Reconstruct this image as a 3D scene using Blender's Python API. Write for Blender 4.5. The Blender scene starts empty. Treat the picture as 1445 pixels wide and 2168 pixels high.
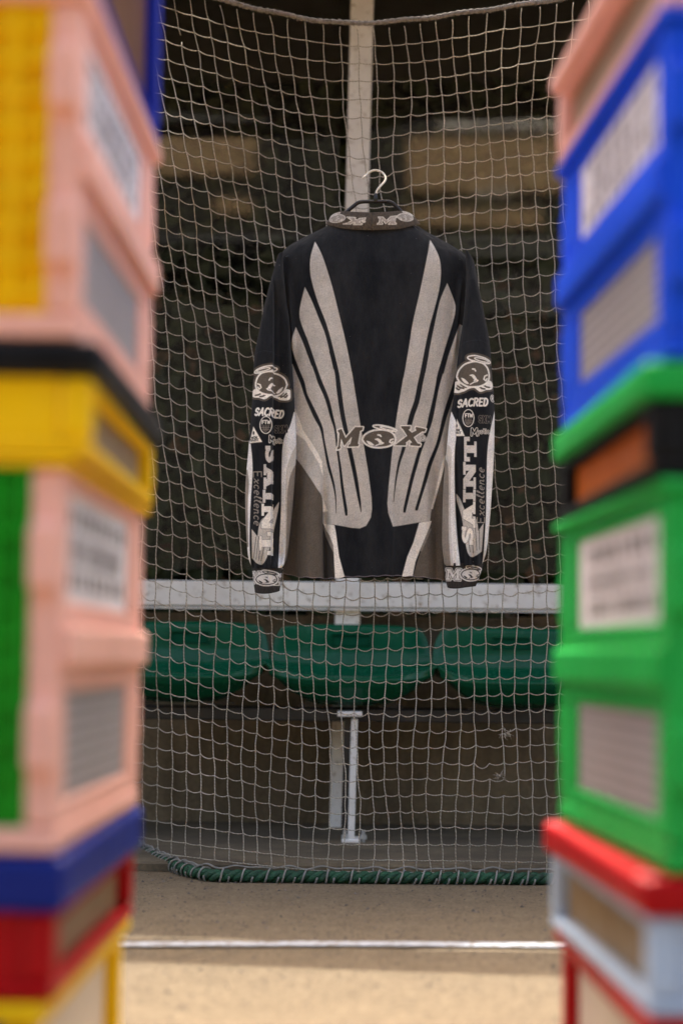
import bpy, bmesh, math, random
import numpy as np
from mathutils import Matrix, Vector

random.seed(7)
rng = np.random.default_rng(7)
SC = bpy.context.scene
COL = SC.collection

# ------------------------------------------------------------------ camera
F = 4300.0                 # focal length in photo pixels (1445 wide)
CX, CY = 722.5, 1084.0
HCAM = 0.465
PITCH = math.radians(4.137)
ROLL = math.radians(0.7)
cam_d = bpy.data.cameras.new("camera")
cam = bpy.data.objects.new("camera", cam_d)
COL.objects.link(cam)
CM = Matrix.Rotation(math.pi / 2 + PITCH, 4, 'X') @ Matrix.Rotation(ROLL, 4, 'Z')
cam.matrix_world = Matrix.Translation((0, 0, HCAM)) @ CM
cam_d.sensor_fit = 'HORIZONTAL'
cam_d.sensor_width = 24.0
cam_d.lens = F / 1445.0 * 24.0
cam_d.clip_start = 0.05
cam_d.clip_end = 500
cam_d.dof.use_dof = True
cam_d.dof.focus_distance = 4.245
cam_d.dof.aperture_fstop = 2.05
SC.camera = cam

# ------------------------------------------------------------------ sky, sun, exposure
SUN_EL, SUN_AZ = math.radians(60.9), math.radians(4.5)     # sun behind the shelter, a little to the left
world = bpy.data.worlds.new("World")
SC.world = world
world.use_nodes = True
wn = world.node_tree.nodes
wl = world.node_tree.links
wn.clear()
sky = wn.new("ShaderNodeTexSky")
sky.sky_type = 'NISHITA'
sky.sun_disc = False
sky.sun_elevation = SUN_EL
sky.sun_rotation = -SUN_AZ
sky.altitude = 200
sky.dust_density = 8.0
sky.ozone_density = 0.3
bg = wn.new("ShaderNodeBackground")
bg.inputs['Strength'].default_value = 0.15
wo = wn.new("ShaderNodeOutputWorld")
wl.new(sky.outputs[0], bg.inputs[0])
wl.new(bg.outputs[0], wo.inputs[0])
sun_d = bpy.data.lights.new("sun", 'SUN')
sun_d.energy = 2.1
sun_d.angle = math.radians(0.5)
sun_d.color = (0.97, 0.99, 1.0)
sun = bpy.data.objects.new("sun", sun_d)
COL.objects.link(sun)
sdir = Vector((-math.sin(SUN_AZ) * math.cos(SUN_EL), math.cos(SUN_AZ) * math.cos(SUN_EL), math.sin(SUN_EL)))
sun.rotation_euler = sdir.to_track_quat('Z', 'Y').to_euler()
sun.location = (-2, 8, 12)
SC.view_settings.view_transform = 'Standard'
SC.view_settings.look = 'None'
SC.view_settings.exposure = 2.05
SC.view_settings.gamma = 1.0
SC.view_settings.use_white_balance = True          # camera balanced for the shade
SC.view_settings.white_balance_temperature = 7200
SC.render.engine = 'CYCLES'
SC.cycles.use_denoising = True
SC.cycles.max_bounces = 8
SC.cycles.caustics_reflective = False
SC.cycles.caustics_refractive = False

# ------------------------------------------------------------------ helpers
CAMLOC = Vector((0, 0, HCAM))
CM3 = CM.to_3x3()
CMN = np.array(CM3)

def at(px, py, Y):
    """world point on the plane y = Y that the photo shows at (px, py)"""
    d = CM3 @ Vector(((px - CX) / F, -(py - CY) / F, -1.0))
    return CAMLOC + d * (Y / d.y)

def at_np(px, py, Y):
    d = np.stack([(px - CX) / F, -(py - CY) / F, -np.ones_like(px)], -1) @ CMN.T
    return np.array(CAMLOC) + d * (Y / d[..., 1])[..., None]

def ss(a, b, x):
    t = np.clip((np.asarray(x, float) - a) / (b - a), 0, 1)
    return t * t * (3 - 2 * t)

def lerp(a, b, t):
    return a + (b - a) * t

class MB:
    """collects shapes, builds one mesh object"""
    def __init__(self):
        self.v = []; self.f = []
    def add(self, vs, fs):
        o = len(self.v)
        self.v += [tuple(p) for p in vs]
        self.f += [tuple(i + o for i in f) for f in fs]
        return self
    def box(self, x0, x1, y0, y1, z0, z1):
        vs = [(x0, y0, z0), (x1, y0, z0), (x1, y1, z0), (x0, y1, z0), (x0, y0, z1), (x1, y0, z1), (x1, y1, z1), (x0, y1, z1)]
        fs = [(0, 3, 2, 1), (4, 5, 6, 7), (0, 1, 5, 4), (1, 2, 6, 5), (2, 3, 7, 6), (3, 0, 4, 7)]
        return self.add(vs, fs)
    def bar(self, a, b, w, d, up=(0, 0, 1)):
        """rectangular bar from a to b"""
        a = Vector(a); b = Vector(b); t = (b - a).normalized()
        s = t.cross(Vector(up))
        if s.length < 1e-4: s = t.cross(Vector((0, 1, 0)))
        s.normalize(); u = s.cross(t)
        vs = []
        for p in (a, b):
            for i, j in ((-1, -1), (1, -1), (1, 1), (-1, 1)):
                vs.append(p + s * (w / 2 * i) + u * (d / 2 * j))
        return self.add(vs, [(3, 2, 1, 0), (4, 5, 6, 7), (0, 1, 5, 4), (1, 2, 6, 5), (2, 3, 7, 6), (3, 0, 4, 7)])
    def tube(self, pts, r, n=6, cap=True):
        pts = [Vector(p) for p in pts]
        m = len(pts)
        rs = r if hasattr(r, '__len__') else [r] * m
        vs = []; prev = None
        for i, p in enumerate(pts):
            t = (pts[min(i + 1, m - 1)] - pts[max(i - 1, 0)])
            if t.length < 1e-9: t = Vector((0, 0, 1))
            t.normalize()
            if prev is None:
                a = t.cross(Vector((0.3, 1, 0.2)))
                if a.length < 0.1: a = t.cross(Vector((1, 0, 0)))
            else:
                a = prev - t * prev.dot(t)
            a.normalize(); prev = a; b = t.cross(a)
            for k in range(n):
                th = 2 * math.pi * k / n
                vs.append(p + (a * math.cos(th) + b * math.sin(th)) * rs[i])
        fs = []
        for i in range(m - 1):
            for k in range(n):
                fs.append((i * n + k, i * n + (k + 1) % n, (i + 1) * n + (k + 1) % n, (i + 1) * n + k))
        if cap:
            fs.append(tuple(range(n))[::-1]); fs.append(tuple((m - 1) * n + k for k in range(n)))
        return self.add(vs, fs)
    def mesh(self, name, smooth=False):
        me = bpy.data.meshes.new(name)
        me.from_pydata(self.v, [], self.f)
        if smooth:
            me.polygons.foreach_set('use_smooth', [True] * len(me.polygons))
        me.update()
        return me
    def build(self, name, mat, parent=None, smooth=False, bevel=0.0, seg=2):
        o = bpy.data.objects.new(name, self.mesh(name, smooth))
        COL.objects.link(o)
        if mat: o.data.materials.append(mat)
        if parent: o.parent = parent
        if bevel:
            b = o.modifiers.new("bevel", 'BEVEL'); b.width = bevel; b.segments = seg; b.limit_method = 'ANGLE'; b.angle_limit = math.radians(40)
        return o

def obj(name, me, mat=None, parent=None):
    o = bpy.data.objects.new(name, me); COL.objects.link(o)
    if mat and not me.materials: me.materials.append(mat)
    if parent: o.parent = parent
    return o

def empty(name, loc=(0, 0, 0), rz=0.0):
    o = bpy.data.objects.new(name, None); COL.objects.link(o)
    o.location = loc; o.rotation_euler = (0, 0, rz); o.empty_display_size = 0.1
    return o

def tag(o, label=None, cat=None, group=None, kind=None):
    if label: o["label"] = label
    if cat: o["category"] = cat
    if group: o["group"] = group
    if kind: o["kind"] = kind
    return o

class NT:
    """small node-tree builder"""
    def __init__(self, name):
        self.m = bpy.data.materials.new(name); self.m.use_nodes = True
        self.n = self.m.node_tree.nodes; self.l = self.m.node_tree.links
        self.p = self.n["Principled BSDF"]; self.out = self.n["Material Output"]
    def new(self, t, **kw):
        nd = self.n.new(t)
        for k, v in kw.items():
            if k in nd.inputs: self.set(nd.inputs[k], v)
            else: setattr(nd, k, v)
        return nd
    def set(self, inp, v):
        if hasattr(v, 'links') or isinstance(v, bpy.types.NodeSocket): self.l.new(v, inp)
        else: inp.default_value = v
    def coord(self, kind='Object'):
        if not hasattr(self, '_tc'): self._tc = self.n.new("ShaderNodeTexCoord")
        return self._tc.outputs[kind]
    def noise(self, scale, detail=4, rough=0.55, vec=None, out=0):
        nd = self.n.new("ShaderNodeTexNoise")
        nd.inputs['Scale'].default_value = scale; nd.inputs['Detail'].default_value = detail; nd.inputs['Roughness'].default_value = rough
        self.l.new(vec if vec is not None else self.coord(), nd.inputs['Vector'])
        return nd.outputs[out]
    def ramp(self, fac, stops, interp='LINEAR'):
        nd = self.n.new("ShaderNodeValToRGB"); cr = nd.color_ramp; cr.interpolation = interp
        while len(cr.elements) < len(stops): cr.elements.new(0.5)
        for e, (p, c) in zip(cr.elements, stops):
            e.position = p; e.color = (c[0], c[1], c[2], 1) if hasattr(c, '__len__') else (c, c, c, 1)
        self.l.new(fac, nd.inputs[0]); return nd.outputs[0]
    def mix(self, a, b, fac, mode='MIX'):
        nd = self.n.new("ShaderNodeMix"); nd.data_type = 'RGBA'; nd.blend_type = mode
        for s, v in ((nd.inputs[0], fac), (nd.inputs[6], a), (nd.inputs[7], b)):
            if isinstance(v, bpy.types.NodeSocket): self.l.new(v, s)
            else: s.default_value = (*v, 1) if hasattr(v, '__len__') and len(v) == 3 else v
        return nd.outputs[2]
    def bump(self, h, strength=0.3, dist=0.002, normal=None):
        nd = self.n.new("ShaderNodeBump"); nd.inputs['Strength'].default_value = strength; nd.inputs['Distance'].default_value = dist
        self.l.new(h, nd.inputs['Height'])
        if normal is not None: self.l.new(normal, nd.inputs['Normal'])
        self.l.new(nd.outputs[0], self.p.inputs['Normal']); return nd.outputs[0]
    def map(self, scale=(1, 1, 1), rot=(0, 0, 0), kind='Object'):
        nd = self.n.new("ShaderNodeMapping"); nd.inputs['Scale'].default_value = scale; nd.inputs['Rotation'].default_value = rot
        self.l.new(self.coord(kind), nd.inputs['Vector']); return nd.outputs[0]
    def base(self, c):
        s = self.p.inputs['Base Color']
        if isinstance(c, bpy.types.NodeSocket): self.l.new(c, s)
        else: s.default_value = (*c, 1)
    def rough(self, v):
        s = self.p.inputs['Roughness']
        if isinstance(v, bpy.types.NodeSocket): self.l.new(v, s)
        else: s.default_value = v

def speckled(name, c, rough=0.5, var=0.25, scale=12, bump=0.15, bscale=60, bdist=0.001, spec=0.5, metal=0.0):
    t = NT(name)
    lo = tuple(x * (1 - var) for x in c); hi = tuple(min(1, x * (1 + var)) for x in c)
    t.base(t.ramp(t.noise(scale, 5), [(0.3, lo), (0.7, hi)]))
    t.rough(t.ramp(t.noise(scale * 2.3, 3), [(0.3, max(0.05, rough - 0.08)), (0.7, min(1, rough + 0.1))]))
    t.p.inputs['Specular IOR Level'].default_value = spec
    t.p.inputs['Metallic'].default_value = metal
    if bump: t.bump(t.noise(bscale, 4), bump, bdist)
    return t.m

# ------------------------------------------------------------------ materials
def m_ground():
    t = NT("court_surface")
    big = t.ramp(t.noise(0.9, 4), [(0.3, (0.150, 0.113, 0.073)), (0.7, (0.192, 0.146, 0.096))])
    fine = t.ramp(t.noise(170, 3, 0.7), [(0.28, (0.45, 0.42, 0.40)), (0.50, (1.0, 1.0, 1.0)), (0.75, (1.45, 1.42, 1.4))])
    c = t.mix(big, fine, 1.0, 'MULTIPLY')
    mid = t.ramp(t.noise(14, 6, 0.65), [(0.25, (0.80, 0.79, 0.77)), (0.75, (1.12, 1.12, 1.1))])
    c = t.mix(c, mid, 1.0, 'MULTIPLY')
    mott = t.ramp(t.noise(62, 4, 0.7), [(0.30, (0.72, 0.70, 0.68)), (0.70, (1.25, 1.25, 1.24))])
    c = t.mix(c, mott, 1.0, 'MULTIPLY')
    vor = t.new("ShaderNodeTexVoronoi", feature='F1'); vor.inputs['Scale'].default_value = 48
    t.l.new(t.coord(), vor.inputs['Vector'])
    sp = t.ramp(vor.outputs['Distance'], [(0.09, 1.0), (0.20, 0.0)])
    keep = t.ramp(t.noise(11, 3), [(0.50, 0.0), (0.56, 1.0)])
    fac = t.mix(sp, keep, 1.0, 'MULTIPLY')
    c = t.mix(c, (0.05, 0.038, 0.028), fac)
    t.base(c); t.rough(0.9); t.p.inputs['Specular IOR Level'].default_value = 0.2
    t.bump(t.noise(230, 4, 0.7), 0.9, 0.004)
    return t.m

def m_line():
    t = NT("line_paint")
    c = t.ramp(t.noise(60, 5, 0.7), [(0.38, (0.19, 0.145, 0.095)), (0.50, (0.40, 0.41, 0.43)), (0.7, (0.52, 0.54, 0.58))])
    t.base(c); t.rough(0.8); t.bump(t.noise(230, 4, 0.7), 0.7, 0.003)
    return t.m

def m_concrete(name, a, b, dark):
    t = NT(name)
    c = t.ramp(t.noise(2.2, 7, 0.65), [(0.3, a), (0.7, b)])
    st = t.ramp(t.noise(3.5, 6, 0.7, t.map((1, 1, 0.35))), [(0.42, (0.28, 0.27, 0.25)), (0.62, (1, 1, 1))])
    c = t.mix(c, st, dark, 'MULTIPLY')
    g = t.ramp(t.noise(120, 3, 0.7), [(0.3, (0.7, 0.7, 0.7)), (0.7, (1.15, 1.15, 1.15))])
    c = t.mix(c, g, 1.0, 'MULTIPLY')
    t.base(c); t.rough(0.92); t.bump(t.noise(70, 6, 0.7), 0.6, 0.004)
    return t.m

def m_paint_white():
    t = NT("white_paint")
    c = t.ramp(t.noise(5, 6, 0.7), [(0.3, (0.72, 0.68, 0.64)), (0.6, (0.88, 0.85, 0.81))])
    d = t.ramp(t.noise(55, 4, 0.7), [(0.33, (0.45, 0.38, 0.30)), (0.43, (1, 1, 1))])
    t.base(t.mix(c, d, 0.85, 'MULTIPLY')); t.rough(0.55); t.bump(t.noise(80, 3), 0.15, 0.001)
    return t.m

def m_glass():
    t = NT("clear_pane")
    t.n.remove(t.p)
    tr = t.n.new("ShaderNodeBsdfTransparent"); tr.inputs[0].default_value = (0.86, 0.86, 0.84, 1)
    gl = t.n.new("ShaderNodeBsdfGlossy"); gl.inputs['Roughness'].default_value = 0.035
    df = t.n.new("ShaderNodeBsdfDiffuse"); df.inputs[0].default_value = (0.5, 0.47, 0.42, 1)
    fr = t.n.new("ShaderNodeFresnel"); fr.inputs[0].default_value = 1.62
    bp = t.n.new("ShaderNodeBump"); bp.inputs['Strength'].default_value = 0.05; bp.inputs['Distance'].default_value = 0.02
    t.l.new(t.noise(1.4, 2), bp.inputs['Height']); t.l.new(bp.outputs[0], gl.inputs['Normal'])
    m1 = t.n.new("ShaderNodeMixShader"); m2 = t.n.new("ShaderNodeMixShader")
    dust = t.ramp(t.noise(3.5, 7, 0.75), [(0.35, 0.0), (0.8, 0.010)])
    t.l.new(dust, m1.inputs[0]); t.l.new(tr.outputs[0], m1.inputs[1]); t.l.new(df.outputs[0], m1.inputs[2])
    t.l.new(fr.outputs[0], m2.inputs[0]); t.l.new(m1.outputs[0], m2.inputs[1]); t.l.new(gl.outputs[0], m2.inputs[2])
    t.l.new(m2.outputs[0], t.out.inputs[0])
    return t.m

def m_plastic(name, c, rough=0.38, dirt=0.12, spec=0.2):
    t = NT(name); t.p.inputs['Specular IOR Level'].default_value = spec
    v = t.ramp(t.noise(9, 5, 0.65), [(0.3, tuple(x * (1 - dirt) for x in c)), (0.65, c)])
    s = t.ramp(t.noise(75, 4, 0.7), [(0.28, (0.75, 0.73, 0.7)), (0.4, (1, 1, 1))])
    t.base(t.mix(v, s, 0.5, 'MULTIPLY'))
    t.rough(t.ramp(t.noise(30, 4), [(0.3, rough - 0.08), (0.7, rough + 0.12)]))
    t.bump(t.noise(160, 3), 0.06, 0.0006)
    return t.m

def m_cloth(name, attr=True, c=(0.02, 0.02, 0.02), heather=0.0):
    t = NT(name)
    if attr:
        a = t.n.new("ShaderNodeVertexColor"); a.layer_name = "print"; col = a.outputs[0]
    else:
        r = t.n.new("ShaderNodeRGB"); r.outputs[0].default_value = (*c, 1); col = r.outputs[0]
    wash = t.ramp(t.noise(14, 7, 0.75), [(0.28, (0.78, 0.78, 0.78)), (0.72, (1.22, 1.21, 1.20))])
    col = t.mix(col, wash, 1.0, 'MULTIPLY')
    knit = t.ramp(t.noise(420, 2, 0.6), [(0.3, (0.80, 0.80, 0.80)), (0.7, (1.22, 1.21, 1.20))])
    col = t.mix(col, knit, 1.0, 'MULTIPLY')
    fade = t.ramp(t.noise(1, 6, 0.7, t.map((20, 20, 8))), [(0.36, (0, 0, 0)), (0.74, (0.017, 0.0165, 0.016))])
    col = t.mix(col, fade, 1.0, 'ADD')
    lint = t.ramp(t.noise(210, 1, 0.4), [(0.80, 0.0), (0.84, 0.5)])
    col = t.mix(col, (0.30, 0.28, 0.26), lint)
    if heather:
        h = t.ramp(t.noise(1, 3, 0.7, t.map((900, 900, 90))), [(0.35, 0.0), (0.65, heather)])
        col = t.mix(col, (0.16, 0.125, 0.095), h)
    t.base(col); t.rough(0.95)
    t.p.inputs['Specular IOR Level'].default_value = 0.12
    t.p.inputs['Sheen Weight'].default_value = 0.06
    t.p.inputs['Sheen Roughness'].default_value = 0.5
    n1 = t.bump(t.noise(520, 2, 0.5), 0.35, 0.0012)
    n2 = t.bump(t.noise(1, 4, 0.55, t.map((26, 26, 7))), 0.55, 0.012, n1)
    return t.m

def m_cord():
    t = NT("net_cord")
    tw = t.n.new("ShaderNodeTexWave"); tw.inputs['Scale'].default_value = 90; tw.inputs['Distortion'].default_value = 2.0; tw.bands_direction = 'DIAGONAL'
    t.l.new(t.coord(), tw.inputs['Vector'])
    c = t.ramp(t.noise(6, 5, 0.65), [(0.3, (0.46, 0.42, 0.35)), (0.7, (0.72, 0.67, 0.59))])
    c = t.mix(c, t.ramp(tw.outputs[1], [(0.2, (0.72, 0.70, 0.68)), (0.8, (1.1, 1.1, 1.1))]), 1.0, 'MULTIPLY')
    t.base(c); t.rough(0.7); t.p.inputs['Specular IOR Level'].default_value = 0.35
    tr = t.n.new("ShaderNodeBsdfTranslucent"); t.l.new(c, tr.inputs[0])
    mx = t.n.new("ShaderNodeMixShader"); mx.inputs[0].default_value = 0.5
    t.l.new(t.p.outputs[0], mx.inputs[1]); t.l.new(tr.outputs[0], mx.inputs[2]); t.l.new(mx.outputs[0], t.out.inputs[0])
    return t.m

def m_bank():
    t = NT("bank_soil")
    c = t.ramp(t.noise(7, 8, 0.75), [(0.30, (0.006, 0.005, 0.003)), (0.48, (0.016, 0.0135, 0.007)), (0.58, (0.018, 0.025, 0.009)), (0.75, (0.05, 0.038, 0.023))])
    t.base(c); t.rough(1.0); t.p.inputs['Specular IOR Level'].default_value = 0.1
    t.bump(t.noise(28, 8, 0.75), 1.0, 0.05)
    return t.m

def m_leaf(name, a, b):
    t = NT(name)
    oi = t.n.new("ShaderNodeNewGeometry")
    t.base(t.ramp(oi.outputs['Random Per Island'], [(0.0, a), (1.0, b)])); t.rough(0.6)
    return t.m

M = {
    'ground': m_ground(), 'line': m_line(),
    'slab': m_concrete("slab_concrete", (0.095, 0.070, 0.040), (0.17, 0.130, 0.078), 0.6),
    'wall': m_concrete("wall_concrete", (0.19, 0.143, 0.086), (0.33, 0.255, 0.16), 0.65),
    'white': m_paint_white(), 'glass': m_glass(),
    'seat': m_plastic("seat_green", (0.001, 0.090, 0.043), 0.20, 0.22, 0.28),
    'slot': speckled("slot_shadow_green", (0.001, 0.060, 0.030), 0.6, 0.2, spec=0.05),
    'steel_dark': speckled("dark_steel", (0.035, 0.034, 0.033), 0.5, 0.3, metal=0.3),
    'steel': speckled("galvanised_steel", (0.42, 0.42, 0.41), 0.45, 0.25, metal=0.5),
    'brass': speckled("hook_metal", (0.72, 0.66, 0.55), 0.3, 0.06, bump=0, metal=0.35),
    'hanger': speckled("black_plastic", (0.008, 0.008, 0.009), 0.35, 0.2, bump=0.05),
    'cord': m_cord(),
    'toprope': speckled("top_rope_fibre", (0.30, 0.28, 0.26), 0.95, 0.35, 120, 1.0, 260, 0.006, spec=0.1),
    'rope': speckled("green_rope_fibre", (0.003, 0.055, 0.022), 0.6, 0.6, 60, 0.9, 330, 0.004),
    'lash': speckled("lashing_cord", (0.24, 0.23, 0.21), 0.85, 0.25, 60, 0.9, 420, 0.004),
    'roof': speckled("roof_sheet", (0.14, 0.13, 0.12), 0.7, 0.25),
    'goal': speckled("goal_paint", (0.05, 0.05, 0.05), 0.6, 0.2),
    'bank': m_bank(),
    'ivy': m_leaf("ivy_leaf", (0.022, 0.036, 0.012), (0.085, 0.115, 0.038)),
    'dry': m_leaf("dry_leaf", (0.10, 0.045, 0.018), (0.34, 0.19, 0.095)),
    'cloth': m_cloth("printed_jersey"), 'rib': m_cloth("rib_knit", True, heather=0.75),
    'cuff': m_cloth("cuff_knit", True, heather=0.25),
}
#@@PART2
# ------------------------------------------------------------------ setting: ground, line, slab, bank
g = MB().add([(-40, -40, 0), (40, -40, 0), (40, 40, 0), (-40, 40, 0)], [(0, 1, 2, 3)]).build("ground", M['ground'])
tag(g, "sandy beige court surface with dark specks", None, None, "structure")
lm = MB()
n = 90; top = []; bot = []
for i in range(n + 1):
    x = -1.6 + 3.2 * i / n
    yc = 3.338 + 0.075 * x - 0.10 * x * x + rng.normal(0, 0.0008)
    bot.append((x, yc - 0.024 + rng.normal(0, 0.0016), 0.004)); top.append((x, yc + 0.024 + rng.normal(0, 0.0016), 0.004))
lm.add(bot + top, [(i, i + 1, n + 2 + i, n + 1 + i) for i in range(n)])
lm.build("court_line", M['line'], g)

sl = MB()
n = 120; ring = []
prof = [(4.445, 0.001), (4.447, 0.016), (4.458, 0.022), (5.62, 0.024)]
for i in range(n + 1):
    x = -3 + 6 * i / n
    w = 0.004 * math.sin(x * 9) + rng.normal(0, 0.0025)
    for k, (y, z) in enumerate(prof):
        ring.append((x, y + (w if k < 3 else 0), z + (rng.normal(0, 0.001) if k == 2 else 0)))
sl.add(ring, [(i * 4 + k, (i + 1) * 4 + k, (i + 1) * 4 + k + 1, i * 4 + k + 1) for i in range(n) for k in range(3)])
slab = sl.build("pavement", M['slab'])
tag(slab, "weathered concrete slab under the bench", None, None, "structure")

# loose grit on the court
gm = MB()
for _ in range(3600):
    x = random.uniform(-0.75, 0.75); y = random.uniform(2.5, 4.42); s = random.uniform(0.0007, 0.0026) * (1 if random.random() < 0.93 else 1.9)
    a = random.uniform(0, 6.28); c_, s_ = math.cos(a) * s, math.sin(a) * s
    gm.add([(x + c_, y + s_, 0.0005), (x - s_, y + c_, 0.0005), (x - c_ * 1.2, y - s_ * 1.2, 0.0005), (x + s_, y - c_, 0.0005), (x + c_ * .2, y, 0.0005 + s * 0.9)], [(0, 1, 4), (1, 2, 4), (2, 3, 4), (3, 0, 4)])
M['grit'] = m_leaf("grit_grain", (0.025, 0.018, 0.012), (0.16, 0.12, 0.085))
tag(gm.build("grit", M['grit']), "dark grit scattered over the court", "grit", None, "stuff")
# steep ivy bank behind the shelter
bk = MB(); nx, nz = 70, 60; vs = []
for j in range(nz + 1):
    v = j / nz
    for i in range(nx + 1):
        x = -6 + 12 * i / nx
        y = 5.74 + 1.75 * v + 0.10 * math.sin(x * 2.1 + v * 5) * v + rng.normal(0, 0.03)
        z = 0.30 + 4.5 * v + rng.normal(0, 0.03)
        vs.append((x, y, z))
for i in range(nx + 1):
    vs.append((-6 + 12 * i / nx, 16, 5.2))
bk.add(vs, [(j * (nx + 1) + i, j * (nx + 1) + i + 1, (j + 1) * (nx + 1) + i + 1, (j + 1) * (nx + 1) + i) for j in range(nz + 1) for i in range(nx)])
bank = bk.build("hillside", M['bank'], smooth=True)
tag(bank, "dark overgrown bank behind the clear panes", None, None, "structure")

def leaf_stuff(name, mat, count, zlo, zhi, size, power, label, cat):
    m = MB()
    for _ in range(count):
        v = zlo + (zhi - zlo) * (random.random() ** power)
        x = random.uniform(-1.5, 1.5)
        p = Vector((x, 5.74 + 1.75 * v + 0.10 * math.sin(x * 2.1 + v * 5) * v - random.uniform(0.0, 0.07), 0.30 + 4.5 * v))
        s = size * random.uniform(0.5, 1.3)
        d = Vector((random.uniform(-1, 1), random.uniform(-0.7, 0.2), random.uniform(-1, 1))).normalized()
        nrm = Vector((random.uniform(-.6, .6), -1, random.uniform(-.2, .9))).normalized()
        e = d.cross(nrm).normalized(); d = nrm.cross(e)
        m.add([p, p + e * s * .5 + d * s * .45 + nrm * s * .1, p + d * s * 1.1, p - e * s * .5 + d * s * .45 + nrm * s * .1], [(0, 1, 2), (0, 2, 3)])
    return tag(m.build(name, mat), label, cat, None, "stuff")
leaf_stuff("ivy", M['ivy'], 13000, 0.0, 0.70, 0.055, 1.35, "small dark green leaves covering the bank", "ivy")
leaf_stuff("leaf_litter", M['dry'], 700, 0.0, 0.30, 0.055, 1.9, "brown fallen leaves caught on the bank", "dry leaves")

# low concrete retaining wall behind the seats
YW = 5.50
wm = MB(); nx, nz = 60, 6; vs = []
for j in range(nz + 1):
    for i in range(nx + 1):
        vs.append((-3 + 6 * i / nx, YW + rng.normal(0, 0.0025), 0.018 + 0.565 * j / nz + (rng.normal(0, 0.004) if j == nz else 0)))
for i in range(nx + 1): vs.append((-3 + 6 * i / nx, YW + 0.22, 0.585))
wm.add(vs, [(j * (nx + 1) + i, j * (nx + 1) + i + 1, (j + 1) * (nx + 1) + i + 1, (j + 1) * (nx + 1) + i) for j in range(nz + 1) for i in range(nx)])
tag(wm.build("retaining_wall", M['wall']), "stained low concrete wall behind the green seats", "wall")

# ------------------------------------------------------------------ team shelter: posts, beam, panes, roof
YP = 5.40
sh = empty("team_shelter", (0, YP, 0.02))
def local(o, root):
    o.parent = root; o.matrix_parent_inverse = Matrix.Translation(root.location).inverted(); return o
lo = at(722, 1742, YP); hi = at(766, 10, YP)
dirp = (hi - lo).normalized()
def bar_part(name, a, b, w, d, mat, root, bevel=0.003, up=(0, 1, 0)):
    o = MB().bar(a, b, w, d, up).build(name, mat, None, False, bevel)
    return local(o, root)
bar_part("post", lo - dirp * 0.02, lo + dirp * 2.33, 0.062, 0.06, M['white'], sh)
for sx in (-1.55, 1.62):
    bar_part("post", (sx, YP, 0.03), (sx, YP, 2.34), 0.062, 0.06, M['white'], sh)
bl = at(240, 1254.5, YP - 0.034); br = at(1240, 1265.5, YP - 0.034)
dd = (br - bl).normalized()
bar_part("beam", bl - dd * 1.1, br + dd * 1.1, 0.066, 0.05, M['white'], sh, 0.003, (0, 1, 0))
bar_part("beam_lip", bl - dd * 1.1 + Vector((0, -0.014, -0.0385)), br + dd * 1.1 + Vector((0, -0.014, -0.0385)), 0.005, 0.02, M['white'], sh, 0.0, (0, 1, 0))
# short stub plate between beam and seats
sa = at(736, 1286, YP - 0.036); sb = at(733, 1425, YP - 0.036)
bar_part("stub_plate", sa, sb, 0.066, 0.012, M['white'], sh)
xm = at(745, 700, YP).x
TILT = math.radians(5.5)                      # panes lean back a little
PZ = 0.70; PN = Vector((0, -math.cos(TILT), math.sin(TILT)))
for x0, x1 in ((-1.5, xm - 0.04), (xm + 0.04, 1.58)):
    o = MB().box(x0, x1, 0.008, 0.012, 0.0, 1.63).build("pane", M['glass'])
    o.location = (0, YP, PZ); o.rotation_euler = (-TILT, 0, 0)
    local(o, sh)
SL = math.tan(SUN_EL) / math.cos(SUN_AZ)
ZR = 2.35
def roof_y(g): return g + ZR / SL
def roof_sheet(name, pts, z0, z1):
    m = MB(); n_ = len(pts)
    vs = [(x, y, z) for z in (z0, z1) for x, y in pts]
    m.add(vs, [tuple(range(n_))[::-1], tuple(range(n_, 2 * n_))] + [(i, (i + 1) % n_, n_ + (i + 1) % n_, n_ + i) for i in range(n_)])
    return local(m.build(name, M['roof']), sh)
def edge(x): return roof_y(3.325 + 0.14 * x)
# roof sheet: edge and left slot shaped to let sun through, plus added fascia
roof_sheet("roof", [(-2.6, roof_y(3.51)), (-0.62, roof_y(3.49)), (-0.24, roof_y(3.42)), (-0.21, roof_y(3.27)), (-0.05, roof_y(3.275)), (0.26, roof_y(3.43)), (2.6, roof_y(3.50)), (2.6, 7.4), (-2.6, 7.4)], ZR, ZR + 0.03)
roof_sheet("roof_shade_strip", [(-2.6, roof_y(3.25)), (-0.215, roof_y(3.27)), (-0.215, roof_y(3.385)), (-2.6, roof_y(3.385))], ZR + 0.004, ZR + 0.026).data.materials[0] = M['steel_dark']
tag(sh, "white framed team shelter with clear back panes behind the net", "shelter")

# unseen backdrop added behind the camera to give the panes their reflections
YB = -6.0
def mirrored(px, py):
    """where a sight line through that pixel lands on the backdrop front after the pane turns it back"""
    q = at(px, py, 1.0) - CAMLOC
    o = Vector((0, YP, PZ)) - CAMLOC
    hit = CAMLOC + q * (o.dot(PN) / q.dot(PN)); d = q - 2 * q.dot(PN) * PN
    return hit + d * ((YB - hit.y) / d.y)
pv = empty("reflection_backdrop", (0, YB, 0))
def pvbox(name, x0, x1, y0, y1, z0, z1, mat): return local(MB().box(x0, x1, y0, y1, z0, z1).build(name, mat), pv)
M['siding'] = speckled("dark_siding", (0.010, 0.009, 0.007), 0.85, 0.6, 3, 0.6, 20, 0.01)
M['tan'] = speckled("tan_board", (0.30, 0.20, 0.105), 0.8, 0.25, 4, 0.3, 30, 0.01)
M['strip'] = speckled("pale_strip", (0.6, 0.58, 0.54), 0.6, 0.1, 5)
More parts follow.
